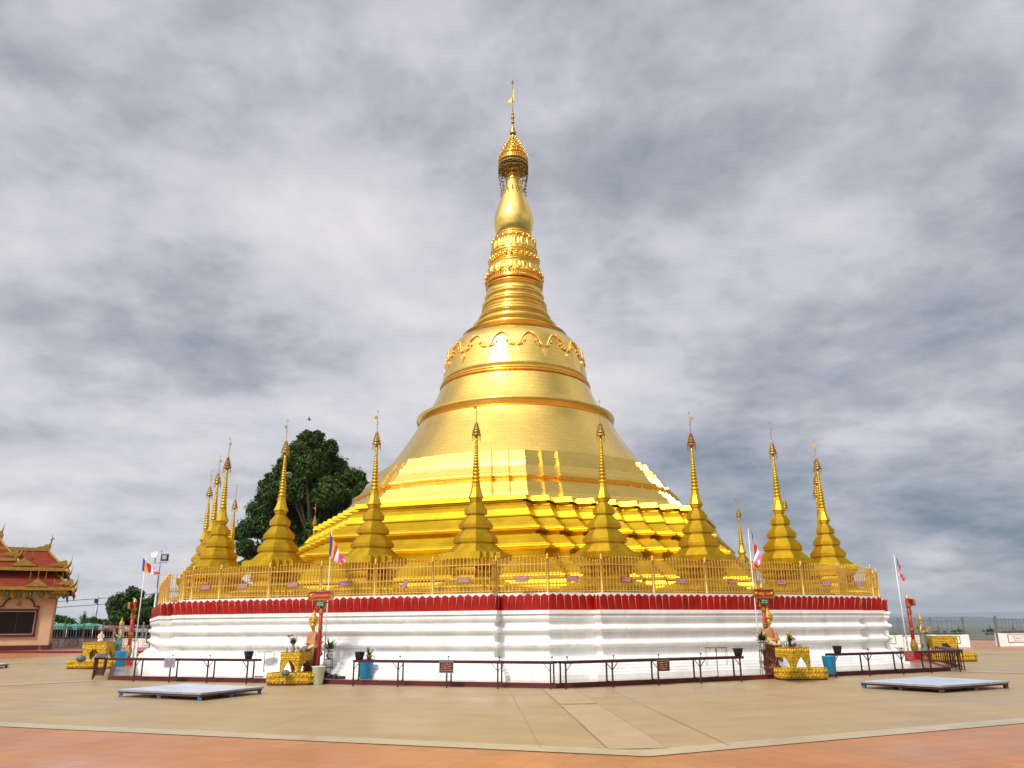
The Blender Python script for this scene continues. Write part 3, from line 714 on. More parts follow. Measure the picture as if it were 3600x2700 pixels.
# pink plaques wired to the railing
def squiggles(q, w, h, rows, y, m=1, seed=0, th=.1):
    r = random.Random(seed)
    for i in range(rows):
        z = h*.5-h*(i+.5)/rows; x = -w/2*r.uniform(.7, .95); xe = w/2*r.uniform(.7, .95); hh = h/rows*.30
        while x < xe:
            l = r.uniform(.5, 1.3)*hh*1.6
            if r.random() < .55: q.torus((x+hh*.5, y, z), hh*.8, hh*.26, 7, 3, m, Matrix.Rotation(pi/2, 3, 'X'))
            else: q.box((x+l/2, y, z+r.uniform(-.3, .3)*hh), (l, .003, hh*.5), m=m)
            x += l*1.15+hh*.4
PLQ = [(722, 2065, 0, 'leftmost pink plaque on the railing'), (852, 2060, 0, 'pink plaque on the railing, second from the left fence corner'), (1029, 2055.5, 0, 'pink plaque on the railing left of the drooping flag'),
       (1216, 2051, 0, 'pink plaque on the railing just right of the drooping flag'), (1423, 2054, 0, 'small pink plaque hanging crooked on the railing'), (1630, 2040, 0, 'pink plaque in front of the stupa left of the middle'),
       (1835, 2035, 0, 'pink plaque nearest the centre, before the bright golden base'), (2012.6, 2034, 1, 'pink plaque right of the fence corner, left of the stupa right of the middle'), (2202.6, 2037, 1, 'deep red plaque in front of the stupa right of the middle'),
       (2396, 2042, 1, 'pink plaque left of the middle post on the right-hand railing'), (2575.6, 2045, 1, 'deep pink plaque just left of the striped flag'), (2746, 2047, 1, 'faded pink plaque right above the red Saturday signboard'),
       (2904.6, 2050, 1, 'rounded pink plaque second from the right end of the railing'), (3018, 2052.6, 1, 'pink plaque at the right end of the railing against the sky')]
for i, (px, py, k, lb) in enumerate(PLQ):
    t, z = TT(px, py, k, 17.0); w, h = (.42, .17) if i != 4 else (.30, .17)
    P = EP(k, 17.0, t, z); r = thing('plaque', lb, 'plaque', P, ang(k), 'pink plaques wired to the railing')
    q = MB(); q.box((0, 0, 0), (w, .012, h)); squiggles(q, w, h*.8, 3, -.008, 1, i)
    o = q.obj('plate', [M['plaque_pink'] if i not in (8, 10) else M['sign_red'], M['white_trim']], r)
    if i == 4: o.rotation_euler = (0, -.95, 0)
# ------------------------------------------------------------------ red folding tables along the kerb
RZ = .70
def rail_table(k, t0, t1, legs, label, ap=18.93, clips=True, w=.36):
    c = (t0+t1)/2; P = EP(k, ap, c); r = thing('rail_table', label, 'table', P, ang(k), 'long narrow red tables along the kerb')
    q = MB(); L = t1-t0; q.box((0, 0, RZ-.012), (L, w, .028)); q.box((0, -w/2+.02, RZ-.045), (L, .02, .045)); q.box((0, w/2-.02, RZ-.045), (L, .02, .045)); q.obj('table_top', M['rail_red'], r)
    for i, t in enumerate(legs):
        x = t-c; q = MB(); zf = 0.0 if ap-w/2 > 0 else 0
        yb, yf = w/2-.03, -w/2+.03
        q.beam((x, yf, 0), (x, yf, RZ-.03), .035); q.beam((x, yb, .12), (x, yb, RZ-.03), .035)
        q.beam((x, yf, .15), (x, yb, .15), .022); q.beam((x, yf, RZ-.05), (x, yb, RZ-.05), .028)
        for sg in ((1, -1) if 0 < i < len(legs)-1 else ((1,) if i == 0 else (-1,))):
            q.beam((x, yf, RZ-.26), (x+sg*.20, yf, RZ-.04), .025, .012)
        q.obj('leg_frame', M['rail_red'], r)
        if clips:
            q = MB(); q.tube([(x+.05, yf, RZ), (x+.05, yf, RZ+.08)], .008, 5); q.lathe([(.08, .02), (.12, .028), (.12, .02)], 8, 0, (x+.05, yf, RZ)); q.obj('lamp_cup', M['black'], r)
    return r
def legs_px(k, L, py=2390): return [TT(p, py, k, 19.08)[0] for p in L]
lA = legs_px(0, [470, 595, 727, 867], 2385); rail_table(0, TT(385, 2380, 0, 18.93)[0], lA[-1]+.25, lA, 'long red table at the left, behind the left low platform')
lC = legs_px(0, [1241, 1398, 1570, 1750, 1936], 2405); rail_table(0, lC[0]-.03, lC[-1]+.10, lC, 'long red table left of the plinth corner, with a blue bin behind its left end')
lD = legs_px(1, [1990, 2155, 2316, 2466, 2608], 2405); rail_table(1, lD[0]-.06, lD[-1]+.14, lD, 'long red table right of the plinth corner, black pot on its right end')
lE = legs_px(1, [2940, 3060, 3178, 3278, 3380], 2380); rail_table(1, lE[0]-.03, lE[-1]+.18, lE, 'long red table at the right, behind the right low platform')
rail_table(7, 2.6, 7.6, [2.7, 3.3, 3.9, 4.5, 5.1, 5.7, 6.3, 6.9, 7.5], 'red table seen end on at the left corner of the kerb', clips=False)
rail_table(2, -7.6, -3.2, [-7.5, -6.9, -6.3, -5.7, -5.1, -4.5, -3.9, -3.3], 'red table seen end on at the right corner of the kerb', clips=False)
P = G(3205, 2300); 
r = thing('rail_table', 'short red table far back between the plinth and the right flagpole', 'table', (17.6, 42.0, .112), ang(2)+.9, 'long narrow red tables along the kerb')
q = MB(); q.box((0, 0, .70), (2.6, .4, .03)); q.obj('table_top', M['rail_red'], r)
for x in (-1.1, 1.1): q = MB(); q.beam((x, -.15, 0), (x, -.15, .69), .04); q.beam((x, .15, 0), (x, .15, .69), .04); q.beam((x, -.15, .2), (x, .15, .2), .03); q.obj('leg_frame', M['rail_red'], r)
r = thing('rail_table', 'short red table far back between the plinth and the lamp post', 'table', (-16.6, 43.5, .112), .2, 'long narrow red tables along the kerb')
q = MB(); q.box((0, 0, .70), (3.0, .4, .03)); q.obj('table_top', M['rail_red'], r)
for x in (-1.3, 0, 1.3): q = MB(); q.beam((x, -.15, 0), (x, -.15, .69), .04); q.beam((x, .15, 0), (x, .15, .69), .04); q.beam((x, -.15, .2), (x, .15, .2), .03); q.obj('leg_frame', M['rail_red'], r)
# notice boards hung on the tables
for i, (px, py, k, lb, m) in enumerate(((596, 2330, 0, 'faded grey notice board hung on the left red table', 'grey_metal'), (1569, 2346, 0, 'dark red notice board hung on the red table left of the corner', 'maroon'),
                                   (2332, 2340, 1, 'dark red notice board hung on the red table right of the corner', 'maroon'), (3197, 2308, 1, 'reddish notice board hung on the red table at the right', 'sign_red'))):
    t, z = TT(px, py, k, 19.15); P = EP(k, 19.15, t, z); r = thing('notice_board', lb, 'sign', P, ang(k), 'notice boards hung on the red tables')
    q = MB(); q.box((0, 0, 0), (.40, .012, .27)); q.obj('board', M[m], r)
    q = MB(); q.box((0, .004, 0), (.43, .012, .30)); q.obj('frame', M['grey_metal'], r)
    q = MB(); squiggles(q, .34, .22, 4, -.009, 0, 40+i); q.obj('lettering', M['petal_seam'] if i else M['petal_red'], r)
# ------------------------------------------------------------------ pots, bins, pails
def bucket(name, label, cat, P, r0, r1, h, m, group=None, ribs=12, rim=.02, sq=0):
    o = thing(name, label, cat, P, 0, group); q = MB(); n = 28
    prof = [(0, r0*.9), (.01, r0), (h*.96, r1), (h, r1+rim), (h+.01, r1+rim), (h+.005, r1-.012), (h*.5, (r0+r1)/2-.03), (.03, r0-.03), (.03, .001)]
    q.lathe(prof, n)
    if ribs:
        for i, v in enumerate(q.v):
            z = v[2]; a = atan2(v[1], v[0]); rr = math.hypot(v[0], v[1])
            if .005 < z < h*.9 and rr > 1e-3:
                f = 1+.018*cos(a*ribs); q.v[i] = (v[0]*f, v[1]*f, z)
    q.obj('shell', m, o)
    return o
bucket('blue_bin', 'bright blue plastic bin behind the red table near the middle, potted plant above it', 'bin', G(1284, 2386, .112), .165, .235, .56, M['blue_plastic'], 'blue plastic bins', 14)
bucket('blue_bin', 'blue plastic bin to the right of the right-hand gold offering table', 'bin', G(2920, 2370, .112), .15, .205, .52, M['blue_plastic'], 'blue plastic bins', 14)
bucket('blue_bin', 'blue square plastic bin before the left red signpost', 'bin', G(421, 2343, .112), .19, .26, .60, M['blue_plastic'], 'blue plastic bins', 10)
bucket('pail', 'tall pale green plastic pail beside the left gold basin', 'bucket', G(1117, 2407, 0), .135, .19, .50, M['pale_plastic'], None, 0, .025)
TZ = RZ+.002
def on_table(px, k, py=2320):
    t, z = TT(px, py, k, 18.93); return EP(k, 18.93, t, TZ)
for px, k, lb in ((1264, 0, 'black pot on the left end of the middle red table beside a potted plant'), (873, 0, 'black incense pot on the right end of the left red table'), (2597, 1, 'black pot with thin incense sticks on the right end of the red table'), (2948, 1, 'black pot on the left end of the red table by the blue bin')):
    o = thing('incense_pot', lb, 'pot', on_table(px, k), 0, 'black incense pots on the red tables'); q = MB()
    q.lathe([(0, .09), (.01, .10), (.10, .125), (.19, .14), (.21, .155), (.22, .155), (.215, .13), (.17, .12), (.165, .001)], 20); q.obj('bowl', M['black'], o)
    q = MB()
    for i in range(5): a = i*1.3; q.tube([(.03*cos(a), .03*sin(a), .16), (.09*cos(a), .09*sin(a), .32+.02*i)], .004, 4)
    q.obj('incense_stick', M['grey_metal'], o)
def leafy(q, c, n, L, w, droop=.5, m=0, rnd=random, up_=1.0, m2=None):
    for i in range(n):
        a = rnd.uniform(0, 2*pi); el = rnd.uniform(.35, 1.3)*up_; l = L*rnd.uniform(.6, 1.1); P = Vector(c); d = Vector((cos(a)*cos(el), sin(a)*cos(el), sin(el))); s = Vector((-sin(a), cos(a), 0))
        i0 = len(q.v); K = 4
        for j in range(K+1):
            t = j/K; p = P+d*l*t+Vector((0, 0, -droop*l*t*t*cos(el))); ww = w*sin(pi*(t*.86+.10))
            q.v += [tuple(p-s*ww), tuple(p+s*ww)]
        for j in range(K): q.face((i0+2*j, i0+2*j+1, i0+2*j+3, i0+2*j+2), m if m2 is None or rnd.random() < .7 else m2, True)
o = thing('potted_plant', 'small terracotta pot of pale leafy lilies on the red table', 'plant', on_table(1297, 0), 0)
q = MB(); q.lathe([(0, .05), (.10, .085), (.12, .09), (.12, .07), (.10, .001)], 14); q.obj('flower_pot', M['terracotta'], o)
q = MB(); leafy(q, (0, 0, .10), 34, .36, .022, .7, rnd=random.Random(4)); q.obj('foliage', M['leaf'], o)
q = MB(); [q.sphere((.13+.03*i, -.02, .30-.03*i), .025, 6, 4) for i in range(3)]; q.obj('blossom', M['flower_white'], o)
# round-topped hook stands by the plinth
for px, py, lb, hh in ((2525, 2381, 'thin stand with a round red top and hanging hooks behind the right table', .82), (925, 2379, 'thin hook stand behind the black pot on the left table', .74)):
    o = thing('hook_stand', lb, 'stand', G(px, py, .112), 0, 'hook stands by the plinth'); q = MB(); HR = .33 if hh > .8 else .26
    q.tube([(0, 0, 0), (0, 0, hh)], .012, 6); q.beam((-.28, 0, .01), (.28, 0, .01), .02); q.beam((0, -.25, .012), (0, .25, .012), .02); q.obj('stem', M['rail_red'], o)
    q = MB(); q.lathe([(hh, HR), (hh+.02, HR)], 28); q.obj('round_top', M['sign_red'] if hh > .8 else M['grey_metal'], o)
    q = MB()
    for i in range(10): a = i*pi/5; q.tube([(cos(a)*.31, sin(a)*.31, hh), (cos(a)*.31, sin(a)*.31, hh-.08), (cos(a)*.28, sin(a)*.28, hh-.10)], .006, 4)
    for a in (.1, 3.0):
        q.tube([(cos(a)*.30+.03*sin(j*pi/5), sin(a)*.30, hh-.28-.20*cos(j*pi/5)) for j in range(11)], .006, 4)
    q.obj('hook', M['grey_metal'], o)
# ------------------------------------------------------------------ signposts
def lerp(a, b, t): return a+(b-a)*t
def signpost(P, rz, topz, txt, label, bw=.80, base=False, r0=.055):
    o = thing('signpost', label, 'signpost', P, rz, 'red planetary signposts'); H = topz-P[2]
    q = MB(); q.tube([(0, 0, 0), (0, 0, H-.16)], r0, 14); q.obj('pole', M['post_red'], o)
    q = MB(); q.lathe([(H-.17, r0*1.05), (H-.15, r0*.95), (H-.05, r0*.55), (H, .004)], 12); q.obj('finial', M['skin_gold'], o)
    q = MB()
    for z in ((H*.70, H*.53) if not base else (H*.83, H*.72, H*.46)):
        q.lathe([(z-.06, r0*1.05), (z-.05, r0*1.45), (z-.02, r0*1.3), (z+.02, r0*1.3), (z+.05, r0*1.5), (z+.06, r0*1.05)], 14)
    q.obj('gilt_ring', M['gold_trim'], o)
    zb = H-.33
    b = MB(); ch = .05; w, h = bw/2, .13
    outl = [(-w+ch, -h), (w-ch, -h), (w, -h+ch), (w, h-ch), (w-ch, h), (-w+ch, h), (-w, h-ch), (-w, -h+ch)]
    b.prism([(x, z+zb) for x, z in outl], .05, Matrix.Translation((0, -r0-.03, 0))); bo = b.obj('sign_board', M['sign_red'], o)
    f = MB(); i0 = len(f.v)
    out2 = [(x*1.035, z*1.12) for x, z in outl]; in2 = [(x*.95, z*.82) for x, z in outl]
    for y in (-r0-.075, -r0-.0): 
        for P2 in (out2, in2):
            for x, z in P2: f.v.append((x, y, z+zb))
    for j in range(8):
        j2 = (j+1) % 8
        f.face((i0+j, i0+8+j, i0+8+j2, i0+j2)); f.face((i0+j, i0+j2, i0+16+j2, i0+16+j)); f.face((i0+8+j, i0+24+j, i0+24+j2, i0+8+j2)); f.face((i0+16+j, i0+16+j2, i0+24+j2, i0+24+j))
    f.obj('frame', M['gold_trim'], bo)
    if txt:
        tx = text_mb(txt[0], txt[3], .004); tx.obj('lettering', M['flower_yellow'], bo, (txt[1], -r0-.062, zb))
        for x in txt[2]:
            f = MB(); f.lathe([(0, .055), (.015, .05), (.025, .02), (.026, .001)], 16, 0, (0, 0, 0), rot=Matrix.Rotation(pi/2, 3, 'X')); f.obj('boss', M['skin_gold'], bo, (x, -r0-.055, zb))
        gp = MB(); gp.box((0, -r0-.04, zb-.245), (.26, .02, .16)); g2 = gp.obj('green_plate', M['sign_green'], o)
        q = MB(); squiggles(q, .22, .12, 2, -r0-.054, 0, 77+int(P[0])); [q.v.__setitem__(i, (v[0], v[1], v[2]+zb-.245)) for i, v in enumerate(q.v)]; q.obj('lettering', M['white_trim'], g2)
    q = MB()
    for sg in (-1, 1): q.tube([(sg*r0, -.02, zb-.42), (sg*.15, -.02, zb-.36), (sg*.12, -.02, zb-.27), (sg*.19, -.02, zb-.20), (sg*.16, -.02, zb-.13)], [.03, .04, .022, .032, .02], 6)
    q.obj('scroll_bracket', M['gold_trim'], o)
    if base:
        q = MB(); q.lathe([(.30, .10), (.40, .13), (.52, .16), (.62, .15), (.75, .10), (.85, .07)], 8); q.obj('gilt_foot', M['gold_trim'], o)
        q = MB(); q.box((0, 0, .15), (.36, .36, .30)); q.obj('pedestal', M['post_red'], o)
    return o
PL = G(1115, 2389, .112); topL = GY(1129, 2055, PL.y).z
signpost(PL, ang(0)+.10, topL, ('ြကာသာပေတး ၁၉', .055, (-.32,), .092), 'red signpost on the left whose board reads Thursday 19 in gold Burmese letters', .80)
PR = G(2706, 2371, .112); topR = GY(2687, 2049, PR.y).z
signpost(PR, ang(1)-.10, topR, ('စေန - ၁၀', 0, (-.29, .29), .105), 'red signpost on the right whose board reads Saturday 10 between two gold bosses', .76)
PLL = G(446, 2338, .112); signpost(PLL, ang(7)-.3, GY(464, 2103, PLL.y).z, None, 'red signpost at the far left, its board seen edge on beside the blue statue', .78, True, .08)
PRR = G(3221, 2320, .112); signpost(PRR, ang(2)+.3, GY(3190, 2090, PRR.y).z, None, 'red signpost at the far right, its board seen edge on', .78, True, .075)
# ------------------------------------------------------------------ carved gold basins and offering tables
def petals_row(q, poly, z0, z1, n_per_m, d, m=0, up_=True):
    """row of leaf bosses round an outline"""
    k = len(poly)
    for i in range(k):
        a, b = Vector(poly[i]), Vector(poly[(i+1) % k]); L = (b-a).length; e = (b-a).normalized(); nn = Vector((e.y, -e.x, 0)); n = max(1, round(L*n_per_m))
        for j in range(n):
            c = a+e*L*(j+.5)/n; w = L/n*.5; zz = (z0, z1) if up_ else (z1, z0); i0 = len(q.v); zm = lerp(zz[0], zz[1], .45)
            for P in (c-e*w+Vector((0, 0, zz[0])), c+e*w+Vector((0, 0, zz[0])), c+e*w*.8+Vector((0, 0, zm)), c+Vector((0, 0, zz[1])), c-e*w*.8+Vector((0, 0, zm))): q.v.append(tuple(P+nn*.003))
            q.v.append(tuple(c+nn*d+Vector((0, 0, zm))))
            for s_ in range(5): q.face((i0+s_, i0+(s_+1) % 5, i0+5), m, False)
def basin(P, rz, label, L=1.45, Wd=.80, h=.34, stone=None):
    o = thing('gold_basin', label, 'basin', P, rz, 'carved gold basins'); c = .22; a, b = L/2, Wd/2
    ol = [(-a+c, -b, 0), (a-c, -b, 0), (a, -b+c*1.1, 0), (a, b-c*1.1, 0), (a-c, b, 0), (-a+c, b, 0), (-a, b-c*1.1, 0), (-a, -b+c*1.1, 0)]
    def rr(s, z): return [(x*s, y*s, z) for x, y, _ in ol]
    q = MB(); q.loft([rr(.98, .05), rr(1.0, .07), rr(1.0, h*.48), rr(1.02, h*.5), rr(1.02, h*.58), rr(1.0, h*.6), rr(1.0, h-.01), rr(.98, h), rr(.88, h), rr(.88, h-.07)], cap=False)
    i0 = len(q.v); q.poly(rr(.88, h-.07))
    for z0, z1, u_ in ((.05, .16, False), (.10, .17, True), (h*.62, h-.01, True), (h*.60, h*.75, False)): petals_row(q, ol, z0, z1, 9, .035, 0, u_)
    q.obj('carved_wall', M['gold_carved'], o)
    q = MB(); q.loft([rr(.97, 0), rr(.97, .055)]); q.obj('red_foot', M['maroon'], o)
    q = MB(); q.poly(rr(.875, h-.03)); q.obj('water', M['silver'], o)
    return o
def altar(P, rz, label, w=.66, h=.62, skip=()):
    """square offering table with inverted-triangle legs; P.z is where the legs stand"""
    o = thing('offering_table', label, 'table', P, rz, 'carved gold offering tables'); a = w/2; zt = h; zs = h*.60
    q = MB(); sq = [(-a, -a, 0), (a, -a, 0), (a, a, 0), (-a, a, 0)]
    def rr(s, z): return [(x*s, y*s, z) for x, y, _ in sq]
    q.loft([rr(1, zs), rr(1, zs+.10), rr(1.03, zs+.11), rr(1.03, zs+.14), rr(1, zs+.15), rr(1.0, zt-.02), rr(1.04, zt), rr(.2, zt+.001)], cap=True, capb=True)
    petals_row(q, sq, zt-.11, zt-.01, 11, .03); petals_row(q, sq, zs+.0, zs+.10, 11, .03, 0, False); petals_row(q, sq, zs-.05, zs+.03, 9, .03, 0, False)
    q.obj('carved_top', M['gold_carved'], o)
    for i in range(4):
        if i in skip: continue
        M3 = Matrix.Rotation(i*pi/2, 3, 'Z'); q = MB(); t = .035; c = Vector((a, -a, 0)); k = .93*a
        for (dx, dy) in ((-1, 0), (0, 1)):
            u = Vector((dx, dy, 0)); nrm = Vector((0, 1, 0)) if dx else Vector((-1, 0, 0))
            pts = [c+Vector((0, 0, zs+.01)), c+u*k+Vector((0, 0, zs+.01)), c+u*k*.50+Vector((0, 0, zs*.48)), c+u*.07, c]
            i0 = len(q.v); q.v += [tuple(M3 @ p) for p in pts]+[tuple(M3 @ (p+nrm*t)) for p in pts]
            q.face(range(i0, i0+5)); q.face([i0+9-j for j in range(5)])
            for j in range(5): j2 = (j+1) % 5; q.face((i0+j, i0+j2, i0+5+j2, i0+5+j))
            for (s_, zz) in ((.22, .78), (.5, .85), (.12, .45), (.35, .6), (.1, .22)):
                p = c+u*k*s_+Vector((0, 0, zs*zz))-nrm*.004; q.sphere(tuple(M3 @ p), .024, 6, 4)
        q.obj('leg', M['gold_carved'], o)
    return o
def vase_flowers(P, label, h, rv, mleaf, blooms, seed, name='flower_vase', vm='silver', group='flower vases at the shrines', leafL=.30, n=26):
    o = thing(name, label, 'vase', P, 0, group); r = random.Random(seed)
    q = MB(); q.lathe([(0, rv*.6), (.01, rv*.65), (h*.35, rv), (h*.7, rv*.55), (h*.9, rv*.6), (h, rv*.85), (h, rv*.7), (h*.9, rv*.45), (h*.6, .001)], 16); q.obj('vase', M[vm], o)
    q = MB(); leafy(q, (0, 0, h*.9), int(n*1.7), leafL, .024, .35, rnd=r); q.obj('foliage', M[mleaf], o)
    for m, cnt, (bx, by, bz), sp in blooms:
        q = MB()
        for i in range(cnt):
            c = Vector((bx+r.uniform(-sp, sp), by+r.uniform(-sp, sp), h+bz+r.uniform(-sp, sp)*.7)); q.tube([(0, 0, h*.9), tuple(c)], .004, 4)
            for j in range(6):
                a = j*pi/3+r.random(); e = r.uniform(.1, .9); d = Vector((cos(a)*cos(e), sin(a)*cos(e), sin(e)))*.05; s_ = Vector((-sin(a), cos(a), 0))*.018
                q.poly([c, c+d*.6+s_, c+d, c+d*.6-s_])
            q.sphere(c, .016, 6, 4)
        q.obj('blossom', M[m], o)
    return o
# -- left shrine
bL = G(1016, 2410, 0)+Vector((0, .38, 0))
basin(bL, R_(4), 'carved gold basin with a round stone in it, at the foot of the left shrine')
tL = G(1060, 2366, .33)+Vector((-.27, .36, 0)); tL.z = .335
altar(tL, ang(0), 'carved gold offering table with pointed legs at the left shrine', .66, .58, (1,))
P = G(1003, 2369, .33); o = thing('round_stone', 'smooth grey-green stone lying in the left gold basin', 'stone', (P.x, P.y, .30)); q = MB(); q.sphere((0, 0, .05), .125, 16, 10, sz=.72); q.obj('stone', M['stone'], o)
zt = tL.z+.58+.003
vase_flowers((tL.x-.13, tL.y+.02, zt), 'silver vase of pink flowers and dark leaves on the left offering table', .22, .075, 'leaf', [('flower_pink', 9, (-.12, 0, .22), .07)], 3)
def bowl(P, label, name='lidded_bowl'):
    o = thing(name, label, 'bowl', P); q = MB(); q.lathe([(0, .06), (.01, .08), (.06, .15), (.12, .165), (.15, .16)], 24); q.obj('bowl', M['pale_plastic'] if 0 else M['silver'], o)
    q = MB(); q.lathe([(.15, .165), (.17, .15), (.19, .06), (.21, .025), (.26, .018), (.29, .004)], 24); q.obj('lid', M['white_trim'], o); return o
bowl((tL.x+.16, tL.y-.02, zt), 'pale lidded bowl standing on the left offering table')
def cup(P, label, h=.12, r=.035, group='small glasses on the offering tables'):
    o = thing('glass', label, 'glass', P, 0, group); q = MB(); q.lathe([(0, r*.8), (h, r), (h, r*.88), (.01, r*.7), (.01, .001)], 12); q.obj('tumbler', M['glass'], o)
cup((tL.x-.26, tL.y-.15, zt), 'clear glass at the left front edge of the left offering table'); cup((tL.x+.27, tL.y-.24, zt), 'clear glass at the right front edge of the left offering table', .17)
# -- right shrine
bR = G(2833, 2392, 0)+Vector((0, .36, 0)); basin(bR, R_(2), 'carved gold basin at the foot of the right shrine', 1.50, .80)
tR = G(2793, 2360, .33)+Vector((.13, .42, 0)); tR.z = .335
altar(tR, ang(1), 'carved gold offering table with pointed legs at the right shrine', .66, .62, (2,))
zr = tR.z+.62+.003
vase_flowers((tR.x-.02, tR.y+.05, zr), 'dark vase of yellow flowers with one red bloom on the right offering table', .17, .06, 'leaf_mid', [('flower_yellow', 12, (.04, 0, .20), .10), ('flower_pink', 3, (.13, -.02, .05), .03)], 5, vm='black', leafL=.26)
o = thing('leaning_card', 'small brown wooden card leaning against the vase on the right table', 'card', (tR.x+.02, tR.y-.17, zr+.05), ang(1)); q = MB(); q.box((0, 0, 0), (.17, .015, .10), 0, 0, Matrix.Rotation(-.5, 3, 'Y')); q.obj('card', M['brown_wood'], o)
for i in range(4): cup((tR.x-.24+.07*i*(i < 2)+(.40 if i > 1 else 0)+.08*(i-2)*(i > 1), tR.y-.22+.05*i, zr), ['clear glass at the left end of the right offering table', 'second clear glass from the left on the right offering table', 'white cup right of the flowers on the right offering table', 'rightmost cup on the right offering table'][i], .10 if i > 1 else .15, .042)
# -- side shrines
bLL = G(330, 2350, 0); basin(bLL, R_(2), 'carved gold basin far left with a dark round pot on its rim', 2.15, .9, .36)
tLL = GY(345, 2300, 36.0); tLL.z = .355; altar(tLL, R_(6), 'carved gold offering table far left behind the slatted red table', .98, .72)
P = G(284, 2322, .36); o = thing('round_stone', 'dark round pot upturned in the far left gold basin', 'pot', (P.x, P.y, .33)); q = MB(); q.sphere((0, 0, .10), .19, 18, 10, sz=.75); q.obj('stone', M['stone'], o)
bRR = G(3345, 2325, 0); basin(bRR, R_(-4), 'carved gold basin far right behind the slatted red table', 2.0, .9, .36)
tRR = GY(3312, 2300, 36.3); tRR.z = .355; altar(tRR, R_(-8), 'carved gold offering table far right beyond the red table', 1.05, .70)
# vase stands: red wire stands with steel vases
def vstand(P, label, h, seed, blooms, lf='leaf', n=30, L=.42):
    o = thing('vase_stand', label, 'stand', P, 0, 'steel vases on red wire stands'); q = MB()
    for i in range(4): a = pi/4+i*pi/2; q.tube([(cos(a)*.15, sin(a)*.15, 0), (cos(a)*.11, sin(a)*.11, h)], .008, 5)
    for z, r_ in ((h, .12), (h-.24, .125), (h*.4, .14)): q.torus((0, 0, z), r_, .010, 18, 5)
    q.lathe([(h-.25, .11), (h-.245, .11)], 12); q.obj('wire_stand', M['rail_red'], o)
    vase_flowers((P[0], P[1], P[2]+h-.24), label.replace('red wire stand', 'steel vase of leaves').replace('holding a steel vase', 'held in its wire stand'), .30, .10, lf, blooms, seed, vm='steel', leafL=L, n=n)
vstand(G(1153, 2383, .112), 'red wire stand right of the Thursday signpost holding a steel vase', .78, 8, [], 'leaf', 40, .46)
vstand(G(2690, 2374, .112), 'red wire stand left of the Saturday signpost holding a steel vase', .95, 9, [('flower_yellow', 4, (-.25, -.05, .22), .04)], 'leaf_mid', 40)
vstand(G(402, 2336, .112), 'red wire stand holding a steel vase beside the blue-robed statue', .95, 10, [('flower_yellow', 2, (-.22, -.05, .15), .03)], 'leaf', 22, .34)
vstand(G(3262, 2318, .112), 'red wire stand holding a steel vase before the grey-robed statue', .95, 11, [('flower_yellow', 6, (.24, -.05, .30), .06)], 'leaf_mid', 26, .40)
# dark rag heap
o = thing('rag_heap', 'heap of black plastic sacking behind the pale pail', 'sack', G(1160, 2386, .112)); q = MB(); r = random.Random(5)
for i in range(34):
    x = r.uniform(-.30, .40); q.sphere((x, r.uniform(-.10, .10), .03+r.uniform(0, .24)*max(0, .75-abs(x+.1)*2.2)), r.uniform(.05, .09), 6, 4, sz=.6)
q.obj('sacking', M['black'], o)
# ------------------------------------------------------------------ low platforms with blue legs
M['deck_tile'] = mat('deck_tile', (.50, .58, .68), .35, coords='Object', brick=(.42, .42, .008, (.30, .36, .44), .78, 0.0), noise=(5, .1), stains=[((2.5, 2.5, 1), .58, .74, (.28, .30, .31), .45)])
def low_deck(c4, label, legm, h=.17):
    o = thing('low_platform', label, 'platform', c4[0], 0, 'low blue platforms on the paving'); P = [Vector(p)-Vector(c4[0]) for p in c4]; P = [Vector((p.x, p.y, 0)) for p in P]
    q = MB(); q.loft([[p+Vector((0, 0, h-.035)) for p in P], [p+Vector((0, 0, h)) for p in P]], capb=True); q.obj('deck', M['deck_blue'], o); q = MB(); e1 = (P[1]-P[0]).length; e2 = (P[3]-P[0]).length; q.poly([p.lerp(sum(P, Vector())/4, .015)+Vector((0, 0, h+.003)) for p in P], 0, [(0, 0), (e1, 0), (e1, e2), (0, e2)]); q.obj('tiled_top', M['deck_tile'], o)
    q = MB(); e = MB(); ctr = sum(P, Vector())/4
    for i in range(4):
        a, b = P[i], P[(i+1) % 4]; a2 = a.lerp(ctr, .03); b2 = b.lerp(ctr, .03); q.beam(a2+Vector((0, 0, h-.06)), b2+Vector((0, 0, h-.06)), .04, .05)
        e.beam(a+Vector((0, 0, h-.017)), b+Vector((0, 0, h-.017)), .02, .042)
    q.obj('frame', M['brown_wood'], o); e.obj('edge_strip', M['grey_metal'], o)
    for i in range(4):
        for s_ in (0, .5):
            a = P[i].lerp(P[(i+1) % 4], s_).lerp(ctr, .06); q = MB(); q.box((a.x, a.y, (h-.05)/2), (.085, .085, h-.05), .4); q.obj('leg', M[legm] if (i+s_*2) % 3 else M['blue_paint'], o)
    return o
def quad_from(a, b, c, d, h=.17): return [(v.x, v.y, 0) for v in (G(*p, h) for p in (a, b, c, d))]
low_deck(quad_from((411, 2424), (706, 2437), (928, 2414), (646, 2403)), 'low platform with a pale blue top on blue legs, left foreground', 'blue_paint')
low_deck(quad_from((3020, 2395), (3309, 2411), (3549, 2395), (3251, 2378)), 'low platform with a pale blue top and brown and blue legs, right foreground', 'brown_wood')
low_deck(quad_from((-260, 2352), (-90, 2345), (32, 2333), (-120, 2326)), 'corner of a low grey platform cut off by the left edge of the view', 'brown_wood')
